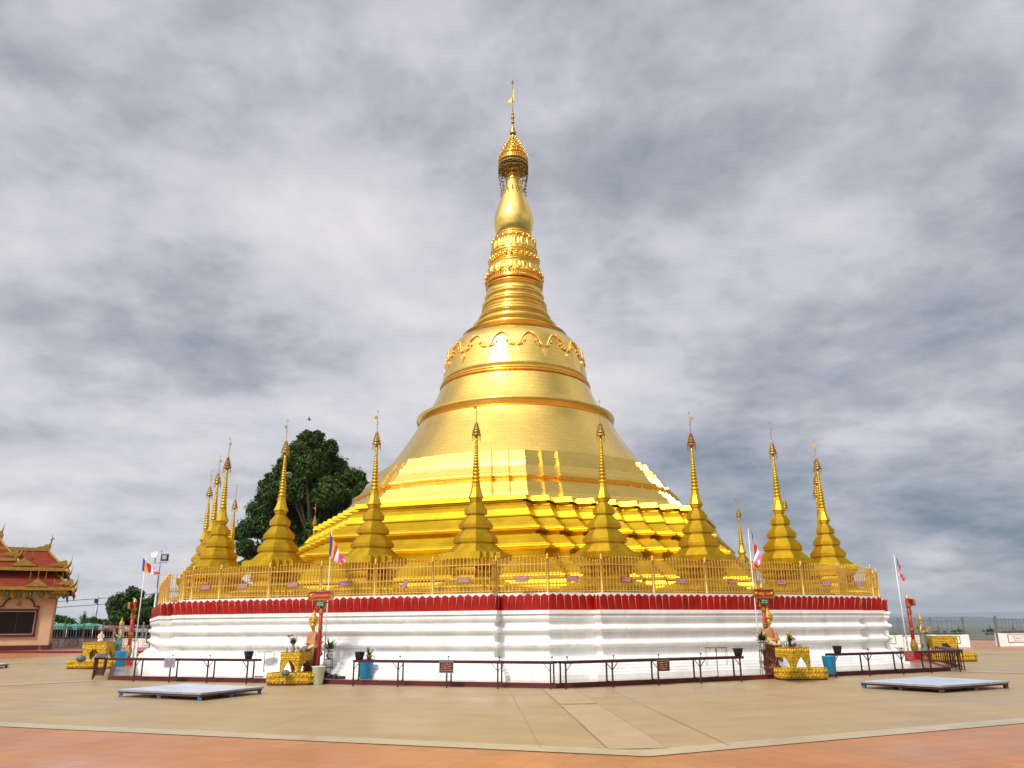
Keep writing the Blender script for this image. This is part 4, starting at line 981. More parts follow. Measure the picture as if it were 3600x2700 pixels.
# ------------------------------------------------------------------ flags
def flag(base, top, label, corners, group='striped flags on poles', drape=.05, seed=0, holder=False, r=.017, hold_h=.9):
    """corners: hoist top, hoist bottom, fly bottom, fly top as world points"""
    base = Vector(base); o = thing('flagpole', label, 'flag', base, 0, group); H = top-base.z
    q = MB(); q.tube([(0, 0, 0), (0, 0, H*.55), (0, 0, H)], [r*1.2, r, r*.55], 8); q.sphere((0, 0, H+.02), r*.9, 6, 4); q.obj('pole', M['white_paint'], o)
    ht_, hb, fb, ft = [Vector(c)-base for c in corners]; rr = random.Random(seed); cols = ['blue', 'orange', 'red', 'white', 'pink', 'flyend']
    q = MB(); NU, NV = 36, 10; nrm = (ft-ht_).cross(hb-ht_).normalized()
    def pt(u, v):
        p = ht_.lerp(ft, u).lerp(hb.lerp(fb, u), v); w = drape*u**.7*(sin(u*9+v*2.2+seed)+.5*sin(u*17-v*4)); return p+nrm*w+Vector((0, 0, -.04*sin(pi*u)))
    for i in range(NU+1):
        for j in range(NV+1): q.v.append(tuple(pt(i/NU, j/NV)))
    for i in range(NU):
        for j in range(NV):
            s_ = min(5, int(i/NU*6)); m = s_ if s_ < 5 else [4, 3, 4, 2, 1][min(4, int(j/NV*5))]
            a = i*(NV+1)+j; q.face((a, a+NV+1, a+NV+2, a+1), m, True)
    q.obj('cloth', [M['flag_blue'], M['flag_orange'], M['flag_red'], M['flag_white'], M['flag_pink']], o)
    if holder:
        q = MB()
        for s_ in (-1, 1): q.box((s_*.11, 0, hold_h/2), (.09, .12, hold_h))
        q.beam((-.15, 0, hold_h*.4), (.15, 0, hold_h*.4), .05); q.beam((-.15, 0, hold_h*.8), (.15, 0, hold_h*.8), .05); q.obj('holder', M['white_paint'], o)
        q = MB(); q.lathe([(hold_h, .06), (hold_h+.05, .07), (hold_h+.12, .02), (hold_h+.18, .003)], 8, 0, (-.11, 0, 0)); q.obj('finial', M['gold_trim'], o)
    return o
B1 = G(470, 2312, .0); y = B1.y; flag(B1, GY(503, 1955, y).z, 'flag flying out to the right from a white pole beside the left lamp post', [GY(503, 1962, y), GY(499, 2005, y), GY(560, 2023, y-.6), GY(553, 2002, y-.6)], seed=2, holder=True, drape=.12, r=.028)
B2 = G(1136, 2383, .112); y = B2.y; flag(B2, GY(1162, 1868, y).z, 'flag drooping to the lower right in front of the left stupa', [GY(1161, 1874, y), GY(1156, 1952, y), GY(1198, 1984, y-.2), GY(1216, 1970, y-.25)], seed=5, drape=.06)
B3 = G(2677, 2366, .112); y = B3.y; flag(B3, GY(2641, 1862, y).z, 'flag hanging almost straight down, orange and blue at its top, above the Saturday signboard', [GY(2641, 1866, y), GY(2648, 1912, y), GY(2652, 2002, y-.1), GY(2682, 1978, y-.3)], seed=8, drape=.05)
B4 = G(3193, 2300, .0); y = B4.y; flag(B4, GY(3149, 1950, y).z, 'narrow flag drooping from the white pole at the far right', [GY(3150, 1953, y), GY(3156, 1990, y), GY(3170, 2048, y-.3), GY(3178, 2034, y-.5)], seed=11, holder=True, drape=.10, r=.028)
# ------------------------------------------------------------------ statues
def skin(name, joints, edges, m, parent, sub=2, smooth=True):
    """one continuous surface grown round a skeleton; joints: (x,y,z,rx,ry)"""
    me = bpy.data.meshes.new(name); me.from_pydata([j[:3] for j in joints], edges, [])
    o = bpy.data.objects.new(name, me); S.collection.objects.link(o)
    md = o.modifiers.new('skin', 'SKIN'); md.use_smooth_shade = True
    if not me.skin_vertices: me.attributes
    for sv, j in zip(me.skin_vertices[0].data, joints): sv.radius = (j[3], j[4] if len(j) > 4 else j[3])
    me.skin_vertices[0].data[0].use_root = True
    ms = o.modifiers.new('sub', 'SUBSURF'); ms.levels = sub; ms.render_levels = sub
    dg = bpy.context.evaluated_depsgraph_get(); dg.update(); nm = bpy.data.meshes.new_from_object(o.evaluated_get(dg)); bpy.data.objects.remove(o)
    nm.materials.clear(); nm.materials.append(m); nm.name = name
    for p in nm.polygons: p.use_smooth = True
    r = bpy.data.objects.new(name, nm); S.collection.objects.link(r); r.parent = parent; return r
def hand(j, e, at, wrist, dirv, sidev, s=1.0):
    """five fingers off a palm; appended to a skeleton"""
    d = Vector(dirv).normalized(); s_ = Vector(sidev).normalized(); p0 = Vector(at); up_ = d.cross(s_)
    j.append((*(p0+d*.035*s), .026*s, .016*s)); ip = len(j)-1; e.append((wrist, ip))
    for k, (o, L) in enumerate(((-.024, .060), (-.008, .068), (.008, .064), (.022, .050))):
        a = p0+d*.07*s+s_*o*s; b = a+d*L*.55*s-up_*.008*s; c = b+d*L*.45*s-up_*.02*s
        i = len(j); j += [(*a, .0085*s), (*b, .008*s), (*c, .006*s)]; e += [(ip, i), (i, i+1), (i+1, i+2)]
    a = p0+d*.02*s+s_*.035*s; b = a+d*.03*s+s_*.02*s; i = len(j); j += [(*a, .010*s), (*b, .008*s)]; e += [(ip, i), (i, i+1)]
def face_parts(o, c, s):
    q = MB()
    for x in (-1, 1): q.sphere((c[0]+x*.028*s, c[1]-.082*s, c[2]+.008*s), .0095*s, 8, 5, sz=.6)
    q.obj('eye', M['black'], o)
    q = MB(); q.sphere((c[0], c[1]-.083*s, c[2]-.052*s), .017*s, 8, 5, sz=.45); q.obj('mouth', M['flag_red'], o)
def crown(o, c, s, h=.36):
    q = MB(); z = c[2]
    q.lathe([(z+.035*s, .098*s), (z+.055*s, .108*s), (z+.075*s, .100*s), (z+.095*s, .108*s), (z+.115*s, .098*s), (z+.15*s, .080*s), (z+.17*s, .088*s), (z+.185*s, .072*s), (z+.24*s, .045*s), (z+.255*s, .052*s), (z+.265*s, .034*s), (z+.32*s, .020*s), (z+.33*s, .026*s), (z+.34*s, .016*s), (z+h*s+.08*s, .002)], 18, 0, (c[0], c[1]+.005, 0))
    for i in range(12):
        a = 2*pi*i/12; q.lathe([(0, .016*s), (.03*s, .014*s), (.06*s, .002)], 5, 0, (c[0]+cos(a)*.100*s, c[1]+sin(a)*.100*s, z+.11*s))
    for sg in (-1, 1):
        # flame ear pieces
        q.prism([(sg*.085*s, z-.08*s), (sg*.115*s, z-.02*s), (sg*.17*s, z+.06*s), (sg*.135*s, z+.05*s), (sg*.15*s, z+.13*s), (sg*.11*s, z+.08*s), (sg*.09*s, z+.03*s)], .02*s, Matrix.Translation((c[0], c[1], 0)))
    q.obj('crown', M['skin_gold'], o)
def flames(o, pts, s, m='gold_trim'):
    q = MB()
    for (x, y, z, r) in pts:
        for j in range(3):
            a = j*2.1+x*9; q.tube([(x, y, z), (x+r*.7*cos(a), y, z+r*.5), (x+r*.35*cos(a+.7), y, z+r*1.1), (x+r*.75*cos(a+.3), y, z+r*1.6)], [r*.30, r*.28, r*.17, r*.02], 6)
    q.obj('flame_ornament', M[m], o)
def seated(P, rz, label, robe, s=1.0):
    """kneeling deity on a carved throne, hands laid in the lap; faces local -y"""
    o = thing('statue', label, 'statue', P, rz, 'crowned shrine statues'); zs = 1.02
    q = MB(); pr = [(0, .30), (.06, .30), (.08, .26), (.20, .24), (.26, .29), (.32, .30), (.36, .24), (.62, .19), (.78, .20), (.86, .25), (.92, .27), (.96, .27), (.99, .24)]
    q.lathe(pr, 12, 0, sx=1, sy=.9); r = random.Random(3)
    for i in range(70):
        z = r.uniform(.05, .93); a = r.uniform(0, 2*pi); rad = .24; q.sphere((cos(a)*rad, sin(a)*rad*.9, z), r.uniform(.02, .045), 6, 4, sz=1.5)
    q.obj('throne', M['throne'], o)
    hs = 1.28
    # body (gold): torso, neck, head, arms with hands
    C_ = lambda x, y, z: (x*s, y*s, zs+z*s)
    j = [(*C_(0, .04, .10), .13, .11), (*C_(0, .03, .26), .115, .09), (*C_(0, .02, .40), .13, .085), (*C_(0, .01, .49), .055, .05), (*C_(0, -.005, .55), .045, .045), (*C_(0, -.02, .62), .085, .095), (*C_(0, -.015, .71), .095, .105), (*C_(0, -.01, .78), .06, .07)]
    e = [(i, i+1) for i in range(7)]
    for sg in (-1, 1):
        i = len(j); j += [(*C_(sg*.13, .02, .42), .05, .05), (*C_(sg*.19, .01, .30), .042), (*C_(sg*.20, -.02, .19), .036), (*C_(sg*.13, -.13, .13), .030), (*C_(sg*.07, -.20, .12), .022)]
        e += [(2, i), (i, i+1), (i+1, i+2), (i+2, i+3), (i+3, i+4)]; hand(j, e, C_(sg*.05, -.22, .12), i+4, (-sg*.8, -.6, -.05), (0, -.4, .9), s)
    j.append((*C_(0, -.125, .655), .016)); e.append((5, len(j)-1))        # nose
    skin('body', j, e, M['skin_gold'], o)
    # folded legs under cream cloth
    j = [(*C_(0, .05, .06), .17, .13)]; e = []
    for sg in (-1, 1):
        i = len(j); j += [(*C_(sg*.12, -.06, .06), .10, .09), (*C_(sg*.20, -.22, .04), .085, .08), (*C_(sg*.10, -.30, -.01), .065, .06), (*C_(sg*.02, -.34, -.04), .05, .035)]; e += [(0, i), (i, i+1), (i+1, i+2), (i+2, i+3)]
    skin('lap_cloth', j, e, M['lap_cream'], o)
    # robe over shoulders and down the front
    q = MB(); n = 22; rings = []
    for z, rx, ry, yo in ((.06, .23, .20, .05), (.16, .21, .17, .05), (.28, .20, .145, .045), (.38, .215, .135, .04), (.445, .195, .12, .035), (.475, .10, .08, .03), (.485, .070, .062, .02)):
        rings.append([(C_(rx*cos(2*pi*i/n)*(1+.03*cos(7*2*pi*i/n)), yo-.02+ry*sin(2*pi*i/n), z)) for i in range(n)])
    q.loft(rings, cap=False, sm=True); q.obj('robe', M[robe], o)
    q = MB()
    for k, x in enumerate((-.06, 0, .06)):
        q.tube([C_(.12+x*.6, -.10, .44), C_(.13+x*.6, -.15, .28), C_(.15+x*.7, -.20, .10), C_(.16+x*.7, -.25, -.10), C_(.16+x*.7, -.26, -.55)], [.03, .035, .04, .035, .02], 7)
    q.obj('sash', M[robe], o)
    q = MB(); q.torus(C_(0, -.02, .46), .085*s, .012*s, 20, 5); q.prism([(-.05, zs+.42*s), (.05, zs+.42*s), (.0, zs+.34*s)], .02, Matrix.Translation((0, -.115*s, 0))); q.obj('collar', M['skin_gold'], o)
    face_parts(o, C_(0, -.02, .685), s*1.28); crown(o, C_(0, -.01, .72), s*1.25, .27)
    flames(o, [(.19, .10, zs+.25, .10), (.20, .10, zs+.08, .12), (-.20, .11, zs+.1, .11), (.20, .12, zs-.25, .12), (-.20, .12, zs-.3, .12), (.22, .05, .30, .12), (.2, .1, zs-.08, .1)], s)
    return o
PSL = G(1091, 2386, .112); PSL.z = 0.0; seated(PSL, R_(-20), 'kneeling gold-faced deity in a peach robe and tall crown at the left shrine', 'robe_peach', .95)
PSR = G(2719, 2378, .05); PSR.z = .0; seated(PSR, R_(24), 'kneeling gold-faced deity in a peach robe turned to the right at the right shrine', 'robe_peach', .98)
def standing(P, rz, label, robe, H, lean=0.0):
    o = thing('statue', label, 'statue', P, rz, 'crowned shrine statues'); s = H/1.95
    q = MB(); q.lathe([(0, .24), (.08, .24), (.10, .20), (.22, .19), (.28, .23), (.30, .20)], 12); q.obj('pedestal', M['throne'], o)
    C_ = lambda x, y, z: (x*s, y*s, .30+z*s)
    j = [(*C_(0, 0, .80), .11, .09), (*C_(0, 0, .98), .10, .085), (*C_(0, 0, 1.14), .12, .08), (*C_(0, 0, 1.23), .05, .05), (*C_(0, -.01, 1.28), .042, .042), (*C_(0, -.02, 1.35), .065, .075), (*C_(0, -.015, 1.43), .07, .08)]
    e = [(i, i+1) for i in range(6)]
    for sg in (-1, 1):
        i = len(j); j += [(*C_(sg*.13, 0, 1.15), .048), (*C_(sg*.18, 0, 1.0), .04), (*C_(sg*.17, -.03, .88), .034), (*C_(sg*.08, -.15, .98), .026), (*C_(sg*.03, -.19, 1.01), .020)]
        e += [(2, i)]+[(i+k, i+k+1) for k in range(4)]; hand(j, e, C_(sg*.02, -.2, 1.02), i+4, (-sg*.3, -.3, .9), (sg*.9, 0, .2), s)
        i = len(j); j += [(*C_(sg*.07, 0, .62), .085), (*C_(sg*.075, 0, .35), .06), (*C_(sg*.075, 0, .06), .045), (*C_(sg*.08, -.10, .03), .035, .025)]; e += [(0, i), (i, i+1), (i+1, i+2), (i+2, i+3)]
    skin('body', j, e, M['skin_gold'], o)
    q = MB(); n = 20; rings = []
    for z, rx, ry in ((.05, .20, .15), (.30, .17, .13), (.60, .155, .125), (.80, .15, .12), (.92, .13, .105), (1.05, .15, .105), (1.16, .165, .095), (1.215, .09, .07)):
        rings.append([C_(rx*cos(2*pi*i/n)*(1+.05*cos(6*2*pi*i/n)), ry*sin(2*pi*i/n)*(1+.04*sin(8*2*pi*i/n)), z) for i in range(n)])
    q.loft(rings, cap=False, sm=True); q.obj('robe', M[robe], o)
    face_parts(o, C_(0, -.015, 1.385), s); crown(o, C_(0, -.01, 1.42), s)
    flames(o, [(.22, .08, .30+1.1*s, .13), (.26, .08, .30+.9*s, .11), (-.22, .08, .30+1.1*s, .12), (.20, 0, .30+.55*s, .10), (-.2, 0, .30+.3*s, .10)], s)
    return o
PB = G(409, 2336, .112); standing(PB, R_(-50), 'standing crowned statue in a blue robe at the far left shrine', 'robe_blue', 1.80)
PG = G(3256, 2322, .112); standing(PG, R_(50), 'standing crowned statue in a grey robe at the far right shrine', 'robe_grey', 1.72)
# small kneeling figurine on the far left offering table
P = Vector((tLL.x+.02, tLL.y, tLL.z+.725)); o = thing('figurine', 'small kneeling figurine in pale pink with dark hair on the far left offering table', 'figurine', P, R_(20))
j = [(0, 0, .06, .09, .07), (0, 0, .18, .065, .05), (0, 0, .28, .075, .05), (0, 0, .34, .028), (0, -.01, .40, .045, .05), (0, 0, .44, .04)]; e = [(i, i+1) for i in range(5)]
for sg in (-1, 1):
    i = len(j); j += [(sg*.09, 0, .28, .03), (sg*.12, -.02, .18, .024), (sg*.05, -.10, .16, .02)]; e += [(2, i), (i, i+1), (i+1, i+2)]
    i = len(j); j += [(sg*.08, -.08, .05, .05), (sg*.09, .08, .03, .04)]; e += [(0, i), (i, i+1)]
skin('body', j, e, M['flower_white'], o, 1)
q = MB(); q.lathe([(.06, .11), (.18, .075), (.30, .09), (.335, .04)], 14); q.obj('blouse', mat('cloth_pink', (.62, .36, .34), .7), o)
q = MB(); q.sphere((0, .012, .43), .055, 10, 7); q.obj('hair', M['black'], o)
# ------------------------------------------------------------------ perimeter walls
def wall_run(a, b, n, label, hw=.86, hr=1.05, gaps=(), name='perimeter_wall', light=True):
    a = Vector(a); b = Vector(b); d = b-a; L = d.length; rz = atan2(d.y, d.x); o = thing(name, label, 'wall', (a.x, a.y, 0), rz)
    q = MB(); q.box((L/2, 0, hw/2), (L, .16, hw)); q.box((L/2, 0, hw+.02), (L, .24, .04), m=1); q.obj('white_wall', [M['white_plaster'], M['black']], o)
    seg = L/n
    for i in range(n+1):
        q = MB(); q.box((i*seg, -.02, hw/2-.01), (.42, .24, hw-.02)); q.obj('pier', M['white_trim'], o)
    for i in range(n):
        x = (i+.5)*seg; q = MB(); w = seg*.66; q.box((x, -.085, hw*.56), (w, .02, hw*.60)); q.box((x, -.098, hw*.56), (w-.10, .012, hw*.60-.08), m=1)
        squ = MB(); squiggles(squ, w-.4, hw*.42, 3, -.108, 2, i+int(abs(a.x))*3); off = len(q.v)
        q.v += [(v[0]+x, v[1], v[2]+hw*.56) for v in squ.v]
        for f, m_, s_ in zip(squ.f, squ.m, squ.s): q.face([k+off for k in f], m_, s_)
        q.obj('inscribed_panel', [M['sign_green'], M['white_trim'], M['sign_red']], o)
        q = MB(); nb = int(seg/.26)
        for z in (.06, hr-.12): q.beam((i*seg, 0, hw+.04+z), ((i+1)*seg, 0, hw+.04+z), .04)
        for k in range(nb):
            xx = i*seg+(k+.5)*seg/nb; q.beam((xx, 0, hw+.04), (xx, 0, hw+.04+hr-.02), .028)
        q.obj('rail_panel', M['grey_metal'] if light else M['fence_dark'], o)
    for i in range(n+1): q = MB(); q.beam((i*seg, 0, hw+.04), (i*seg, 0, hw+hr+.12), .07); q.sphere((i*seg, 0, hw+hr+.16), .07, 8, 5); q.obj('post', M['grey_metal'] if light else M['fence_dark'], o)
    return o
M['fence_dark'] = mat('fence_dark', (.13, .15, .15), .6)
wl = G(150, 2281); wr = G(640, 2281); wall_run(wl, wr, 7, 'low white wall with inscribed panels and grey railing at the left, beyond the plaza')
a = G(3060, 2276); b = G(3398, 2275); wall_run(a, b, 3, 'low white wall with inscribed panels and thin railing right of the pagoda', .84, .92, light=False)
a2 = G(3516, 2272); b2 = a2+(a2-a).normalized()*14; wall_run(a2, b2, 4, 'low white wall cut off by the right edge of the view', .90, .95, light=False)
# mesh gate between the right walls
g0 = G(3400, 2275); g1 = G(3512, 2273); d = g1-g0; o = thing('mesh_gate', 'thin low mesh gate in the gap between the two right walls', 'gate', g0, atan2(d.y, d.x)); L = d.length
q = MB()
for z in (.55, .95, 1.75): q.beam((0, 0, z), (L, 0, z), .03)
for k in range(26): q.beam((k*L/25, 0, .55), (k*L/25, 0, .95), .014)
q.obj('gate_frame', M['grey_metal'], o)
for x in (0, L): q = MB(); q.beam((x, 0, 0), (x, 0, 1.95), .08); q.obj('post', M['fence_dark'], o)
# raised red-edged walkway before the left wall
M['walk_red'] = mat('walk_red', (.42, .12, .08), .5, noise=(.6, .15))
q = MB(); A = G(-900, 2296); B = G(640, 2296)
q.poly([(A.x, A.y, .14), (B.x, B.y, .14), (wr.x+2, wr.y+3, .14), (wl.x-20, wl.y+3, .14)]); q.poly([(A.x, A.y, .0), (B.x, B.y, .0), (B.x, B.y, .14), (A.x, A.y, .14)], 1); struct('walkway', q, [M['walk_red'], M['kerb_red']])
# ------------------------------------------------------------------ pavilion at the left
YB = 62.0; cR = GY(166, 2284, YB); RZB = R_(28)
pv = thing('pavilion', 'peach temple pavilion with tiered red tile roofs and gilt eaves at the left edge', 'building', (cR.x, YB, .14), RZB)
Wd, Dp, H1 = 15.0, 10.0, 3.68
q = MB(); q.box((-Wd/2, Dp/2, H1/2+.5), (Wd, Dp, H1+1)); q.obj('wall', M['wall_peach'], pv)
q = MB(); q.box((-.30, -.03, H1/2), (.62, .10, H1)); q.box((.03, .30, H1/2), (.10, .62, H1)); q.obj('corner_pier', M['wall_peach'], pv)
q = MB(); q.box((-Wd/2, Dp/2, .18), (Wd+.16, Dp+.16, .36)); q.obj('maroon_base', M['maroon'], pv)
M['frame_pale'] = mat('frame_pale', (.48, .34, .28), .6)
xw = -2.28; ww, wh, wz = 2.25, 1.56, 1.95
wn = MB(); wn.box((xw, -.02, wz), (ww, .06, wh)); wno = wn.obj('window', M['dark_glass'], pv)
q = MB()
for s_ in (-1, 1): q.box((xw+s_*(ww/2+.02), -.06, wz), (.04, .06, wh+.08)); q.box((xw, -.06, wz+s_*(wh/2+.02)), (ww+.08, .06, .04))
q.obj('frame', M['frame_pale'], wno); q = MB(); q.box((xw, -.055, wz), (.03, .03, wh)); q.obj('mullion', M['maroon'], wno)
q = MB()
for s_ in (-1, 1): q.box((xw+s_*(ww/2+.14), -.07, wz), (.13, .12, wh+.34)); q.box((xw, -.07, wz+s_*(wh/2+.14)), (ww+.46, .12+(.03 if s_ < 0 else 0), .13))
arc = [(xw+cos(t)*.98, 0, wz+wh/2+.42+sin(t)*.66) for t in [pi*i/20 for i in range(21)]]
arc = [(xw+1.32, 0, wz+wh/2+.22), (xw+1.32, 0, wz+wh/2+.38), (xw+1.0, 0, wz+wh/2+.38)] + arc + [(xw-1.0, 0, wz+wh/2+.38), (xw-1.32, 0, wz+wh/2+.38), (xw-1.32, 0, wz+wh/2+.22)]
for p, p2 in zip(arc[:-1], arc[1:]): q.beam((p[0], -.07, p[2]), (p2[0], -.07, p2[2]), .10)
q.obj('surround', M['maroon'], wno)
q = MB(); q.prism([(xw-.19, wz+wh/2+.42), (xw+.19, wz+wh/2+.42), (xw+.12, wz+wh/2+.60), (xw, wz+wh/2+.78), (xw-.12, wz+wh/2+.60)], .06, Matrix.Translation((0, -.03, 0))); q.obj('emblem', M['gold_trim'], wno)
# valance under the eaves
q = MB(); zv = H1
for ax in range(2):
    LL = Wd+1.5 if ax == 0 else Dp+1.5; n = int(LL/.36)
    for i in range(n):
        c = (i+.5)*LL/n; col = 0 if i % 2 else 1
        if ax == 0: q.prism([(-c+.75-.17, zv+.72), (-c+.75+.17, zv+.72), (-c+.75+.17, zv+.12), (-c+.75, zv-.05), (-c+.75-.17, zv+.12)], .06, Matrix.Translation((0, -.75, 0)), col); q.sphere((-c+.75, -.80, zv+.35), .09, 6, 4, 0, 2.2)
        else: q.prism([(c-.75-.17, zv+.72), (c-.75+.17, zv+.72), (c-.75+.17, zv+.12), (c-.75, zv-.05), (c-.75-.17, zv+.12)], .06, Matrix.Translation((.75, 0, 0)) @ Matrix.Rotation(pi/2, 4, 'Z'), col)
q.box((-Wd/2, Dp/2, zv+.76), (Wd+1.6, Dp+1.6, .12)); q.obj('valance', [M['gold_trim'], M['valance_green']], pv)
def hip(name, x0, x1, y0, y1, z0, ov, run, rise, fas=.30, spike=True):
    """hip roof skirt: eave rectangle grown by ov, rising inwards by run"""
    X0, X1, Y0, Y1 = x0-ov, x1+ov, y0-ov, y1+ov; q = MB()
    e = [(X0, Y0), (X1, Y0), (X1, Y1), (X0, Y1)]; t = [(X0+run, Y0+run), (X1-run, Y0+run), (X1-run, Y1-run), (X0+run, Y1-run)]
    for i in range(4):
        a, b = e[i], e[(i+1) % 4]; c, d_ = t[(i+1) % 4], t[i]; K = 5; L = math.hypot(b[0]-a[0], b[1]-a[1]); sl_ = math.hypot(run, rise)
        for k in range(K):
            f0, f1 = k/K, (k+1)/K; g0, g1 = f0**1.25, f1**1.25
            P = lambda f, g_, u: (lerp(lerp(a[0], b[0], u), lerp(d_[0], c[0], u), f), lerp(lerp(a[1], b[1], u), lerp(d_[1], c[1], u), f), z0+.30+rise*g_)
            q.quad(P(f0, g0, 0), P(f0, g0, 1), P(f1, g1, 1), P(f1, g1, 0), 0, False, [(f0*run, f0*sl_), (L-f0*run, f0*sl_), (L-f1*run, f1*sl_), (f1*run, f1*sl_)])
    ro = q.obj(name, M['roof_tile'], pv)
    q = MB()
    for i in range(4):
        a, b = e[i], e[(i+1) % 4]; q.beam((a[0], a[1], z0+.18), (b[0], b[1], z0+.18), .14, .24)
        dx = 1 if e[i][0] > (x0+x1)/2 else -1; dy = 1 if e[i][1] > (y0+y1)/2 else -1
        pts = [(t[i][0], t[i][1], z0+.36+rise)]+[(lerp(t[i][0], e[i][0], f), lerp(t[i][1], e[i][1], f), z0+.36+rise*(1-f)**1.25) for f in (.25, .5, .75, 1)]
        q.tube(pts, .075, 6)
        c = Vector((e[i][0], e[i][1], z0+.2)); u = Vector((dx, dy, 0)).normalized()
        q.tube([c-u*.7+Vector((0, 0, .34)), c+Vector((0, 0, .15)), c+u*.28+Vector((0, 0, .35)), c+u*.40+Vector((0, 0, .70))], [.13, .17, .10, .02], 6)
        q.tube([c+u*.05, c+u*.22+Vector((0, 0, -.2)), c+u*.2+Vector((0, 0, -.55))], [.17, .12, .02], 6)
        q.tube([c+u*.40+Vector((0, 0, .65)), c+u*.43+Vector((0, 0, 1.2))], [.02, .006], 5)
        M3 = Matrix.Translation(c-u*.2) @ Matrix.Rotation(0, 4, 'Z')
        for ax in ((1, 0), (0, 1)):
            v = Vector((-dx*ax[0], -dy*ax[1], 0)); q.poly([c+v*0+Vector((0, 0, .3)), c+v*1.3+Vector((0, 0, .3)), c+v*.8+Vector((0, 0, .46)), c+v*.4+Vector((0, 0, .62)), c+v*.1+Vector((0, 0, .70))]); q.poly([c+v*0+u*.08+Vector((0, 0, .3)), c+v*1.3+u*.08+Vector((0, 0, .3)), c+v*.8+u*.08+Vector((0, 0, .46)), c+v*.4+u*.08+Vector((0, 0, .62)), c+v*.1+u*.08+Vector((0, 0, .70))])
    q.obj('gilt_eave', M['gold_trim'], ro)
    return ro, e, t
def pediment(parent, x, y, z, w=2.3, h=.85):
    q = MB(); out = [(-w/2, 0), (w/2, 0)]; n = 7
    for i in range(n): u = 1-(i+1)/(n+1); out += [(w/2*(u+.06), h*(1-u)**1.1), (w/2*u, h*(1-u)**1.1+.05)]
    out += [(0, h+.15)]
    for i in range(n): u = (i+1)/(n+1); out += [(-w/2*u, h*(1-u)**1.1+.05), (-w/2*(u+.06), h*(1-u)**1.1)]
    q.prism(out, .14, Matrix.Translation((x, y, z)))
    for dx, hh in ((0, 1.1), (-.5, .6), (.5, .6)): q.tube([(x+dx, y, z+h*.6), (x+dx, y, z+h+hh*.55), (x+dx, y, z+h+hh)], [.05, .03, .006], 5)
    q.obj('pediment', M['gold_trim'], parent)
r1, e1, t1 = hip('lower_roof', -Wd, 0, 0, Dp, H1+.52, 1.05, 1.45, 1.25)
pediment(r1, -1.3, -1.10, H1+.85, 1.5, .5); pediment(r1, .3, -.86, H1+.35, 1.3, .5); pediment(r1, -6, -1.10, H1+.85, 1.5, .5)
q = MB(); q.box((-Wd/2, Dp/2, H1+1.9), (Wd-.9, Dp-.9, .9)); q.obj('upper_wall', M['maroon'], r1)
r2, e2, t2 = hip('middle_roof', -Wd+.5, -.4, .4, Dp-.5, H1+1.95, .85, 1.45, 1.35)
pediment(r2, -2.4, -.50, H1+2.36, 1.6, .55)
q = MB(); q.box((-Wd/2, Dp/2, H1+3.35), (Wd-2.6, Dp-2.6, .5)); q.obj('ridge_box', M['roof_tile'], r2)
q = MB(); zt2 = H1+3.62; q.beam((t2[0][0], t2[0][1], zt2+.1), (t2[1][0], t2[1][1], zt2+.1), .22, .2)
c = Vector((t2[1][0], t2[1][1], zt2)); q.prism([(-1.5, 0), (.1, 0), (.18, .3), (.1, .62), (-.05, .46), (-.2, .5), (-.35, .34), (-.6, .32), (-.8, .22), (-1.1, .14)], .2, Matrix.Translation(c)); q.tube([c+Vector((.1, 0, .5)), c+Vector((.16, 0, .95)), c+Vector((.12, 0, 1.35))], [.06, .04, .01], 5); q.tube([c+Vector((.05, 0, .85)), c+Vector((.3, 0, .98))], [.07, .03], 5); q.obj('ridge_crest', M['gold_trim'], r2)
q = MB(); q.box((-7.4, Dp/2, H1+2.9), (7.0, Dp-3.0, 1.2)); q.obj('tower_wall', M['maroon'], r2)
r3, e3, t3 = hip('top_roof', -11.0, -3.7, .9, Dp-1.5, H1+2.65, .8, 1.5, 1.5)
c = Vector((t3[1][0], t3[1][1], H1+4.35)); q = MB(); q.prism([(-1.5, -.1), (.15, -.1), (.25, .4), (.12, .75), (-.3, .55), (-.7, .35)], .2, Matrix.Translation(c)); q.tube([c+Vector((.1, 0, .6)), c+Vector((.2, 0, 1.3))], [.06, .01], 5); q.obj('ridge_crest', M['gold_trim'], r3)
# ------------------------------------------------------------------ lamp post, utility pole
LPb = G(525, 2296); y = LPb.y
o = thing('lamp_post', 'tall grey pole with a cross arm carrying two floodlights left of the plinth', 'lamp', (LPb.x, y, 0)); top = GY(563, 1937, y).z
q = MB(); q.tube([(0, 0, 0), (0, 0, top*.63)], [.10, .085], 12); q.tube([(0, 0, top*.63), (0, 0, top)], [.055, .045], 10); q.sphere((0, 0, top), .06, 8, 5); q.obj('pole', M['grey_metal'], o)
za = GY(555, 1979, y).z; q = MB(); q.beam((-.5, -.05, za), (.5, -.05, za), .05); q.obj('cross_arm', M['grey_metal'], o)
fl_ = MB(); fl_.box((.34, -.12, za+.36), (.46, .22, .46)); f1 = fl_.obj('floodlight', M['black'], o); q = MB(); q.box((.36, -.24, za+.38), (.30, .02, .30)); q.obj('lens', M['silver'], f1); q = MB(); q.beam((.20, -.1, za), (.20, -.1, za+.15), .02); q.beam((.50, -.1, za), (.50, -.1, za+.15), .02); q.obj('bracket', M['black'], f1)
q = MB(); q.lathe([(-.10, .06), (-.02, .16), (.08, .23), (.12, .235), (.13, .20), (.05, .12)], 20, 0, (-.36, -.15, za+.52), rot=Matrix.Rotation(1.2, 3, 'X')); f2 = q.obj('floodlight', M['silver'], o); q = MB(); q.beam((-.36, -.05, za), (-.36, -.05, za+.34), .07); q.obj('bracket', M['grey_metal'], f2)
zs_ = GY(541, 2185, y).z; q = MB(); q.box((0, -.11, zs_+.10), (.34, .03, .16)); q.box((0, -.11, zs_-.14), (.34, .03, .16)); q.obj('red_plate', M['sign_red'], o)
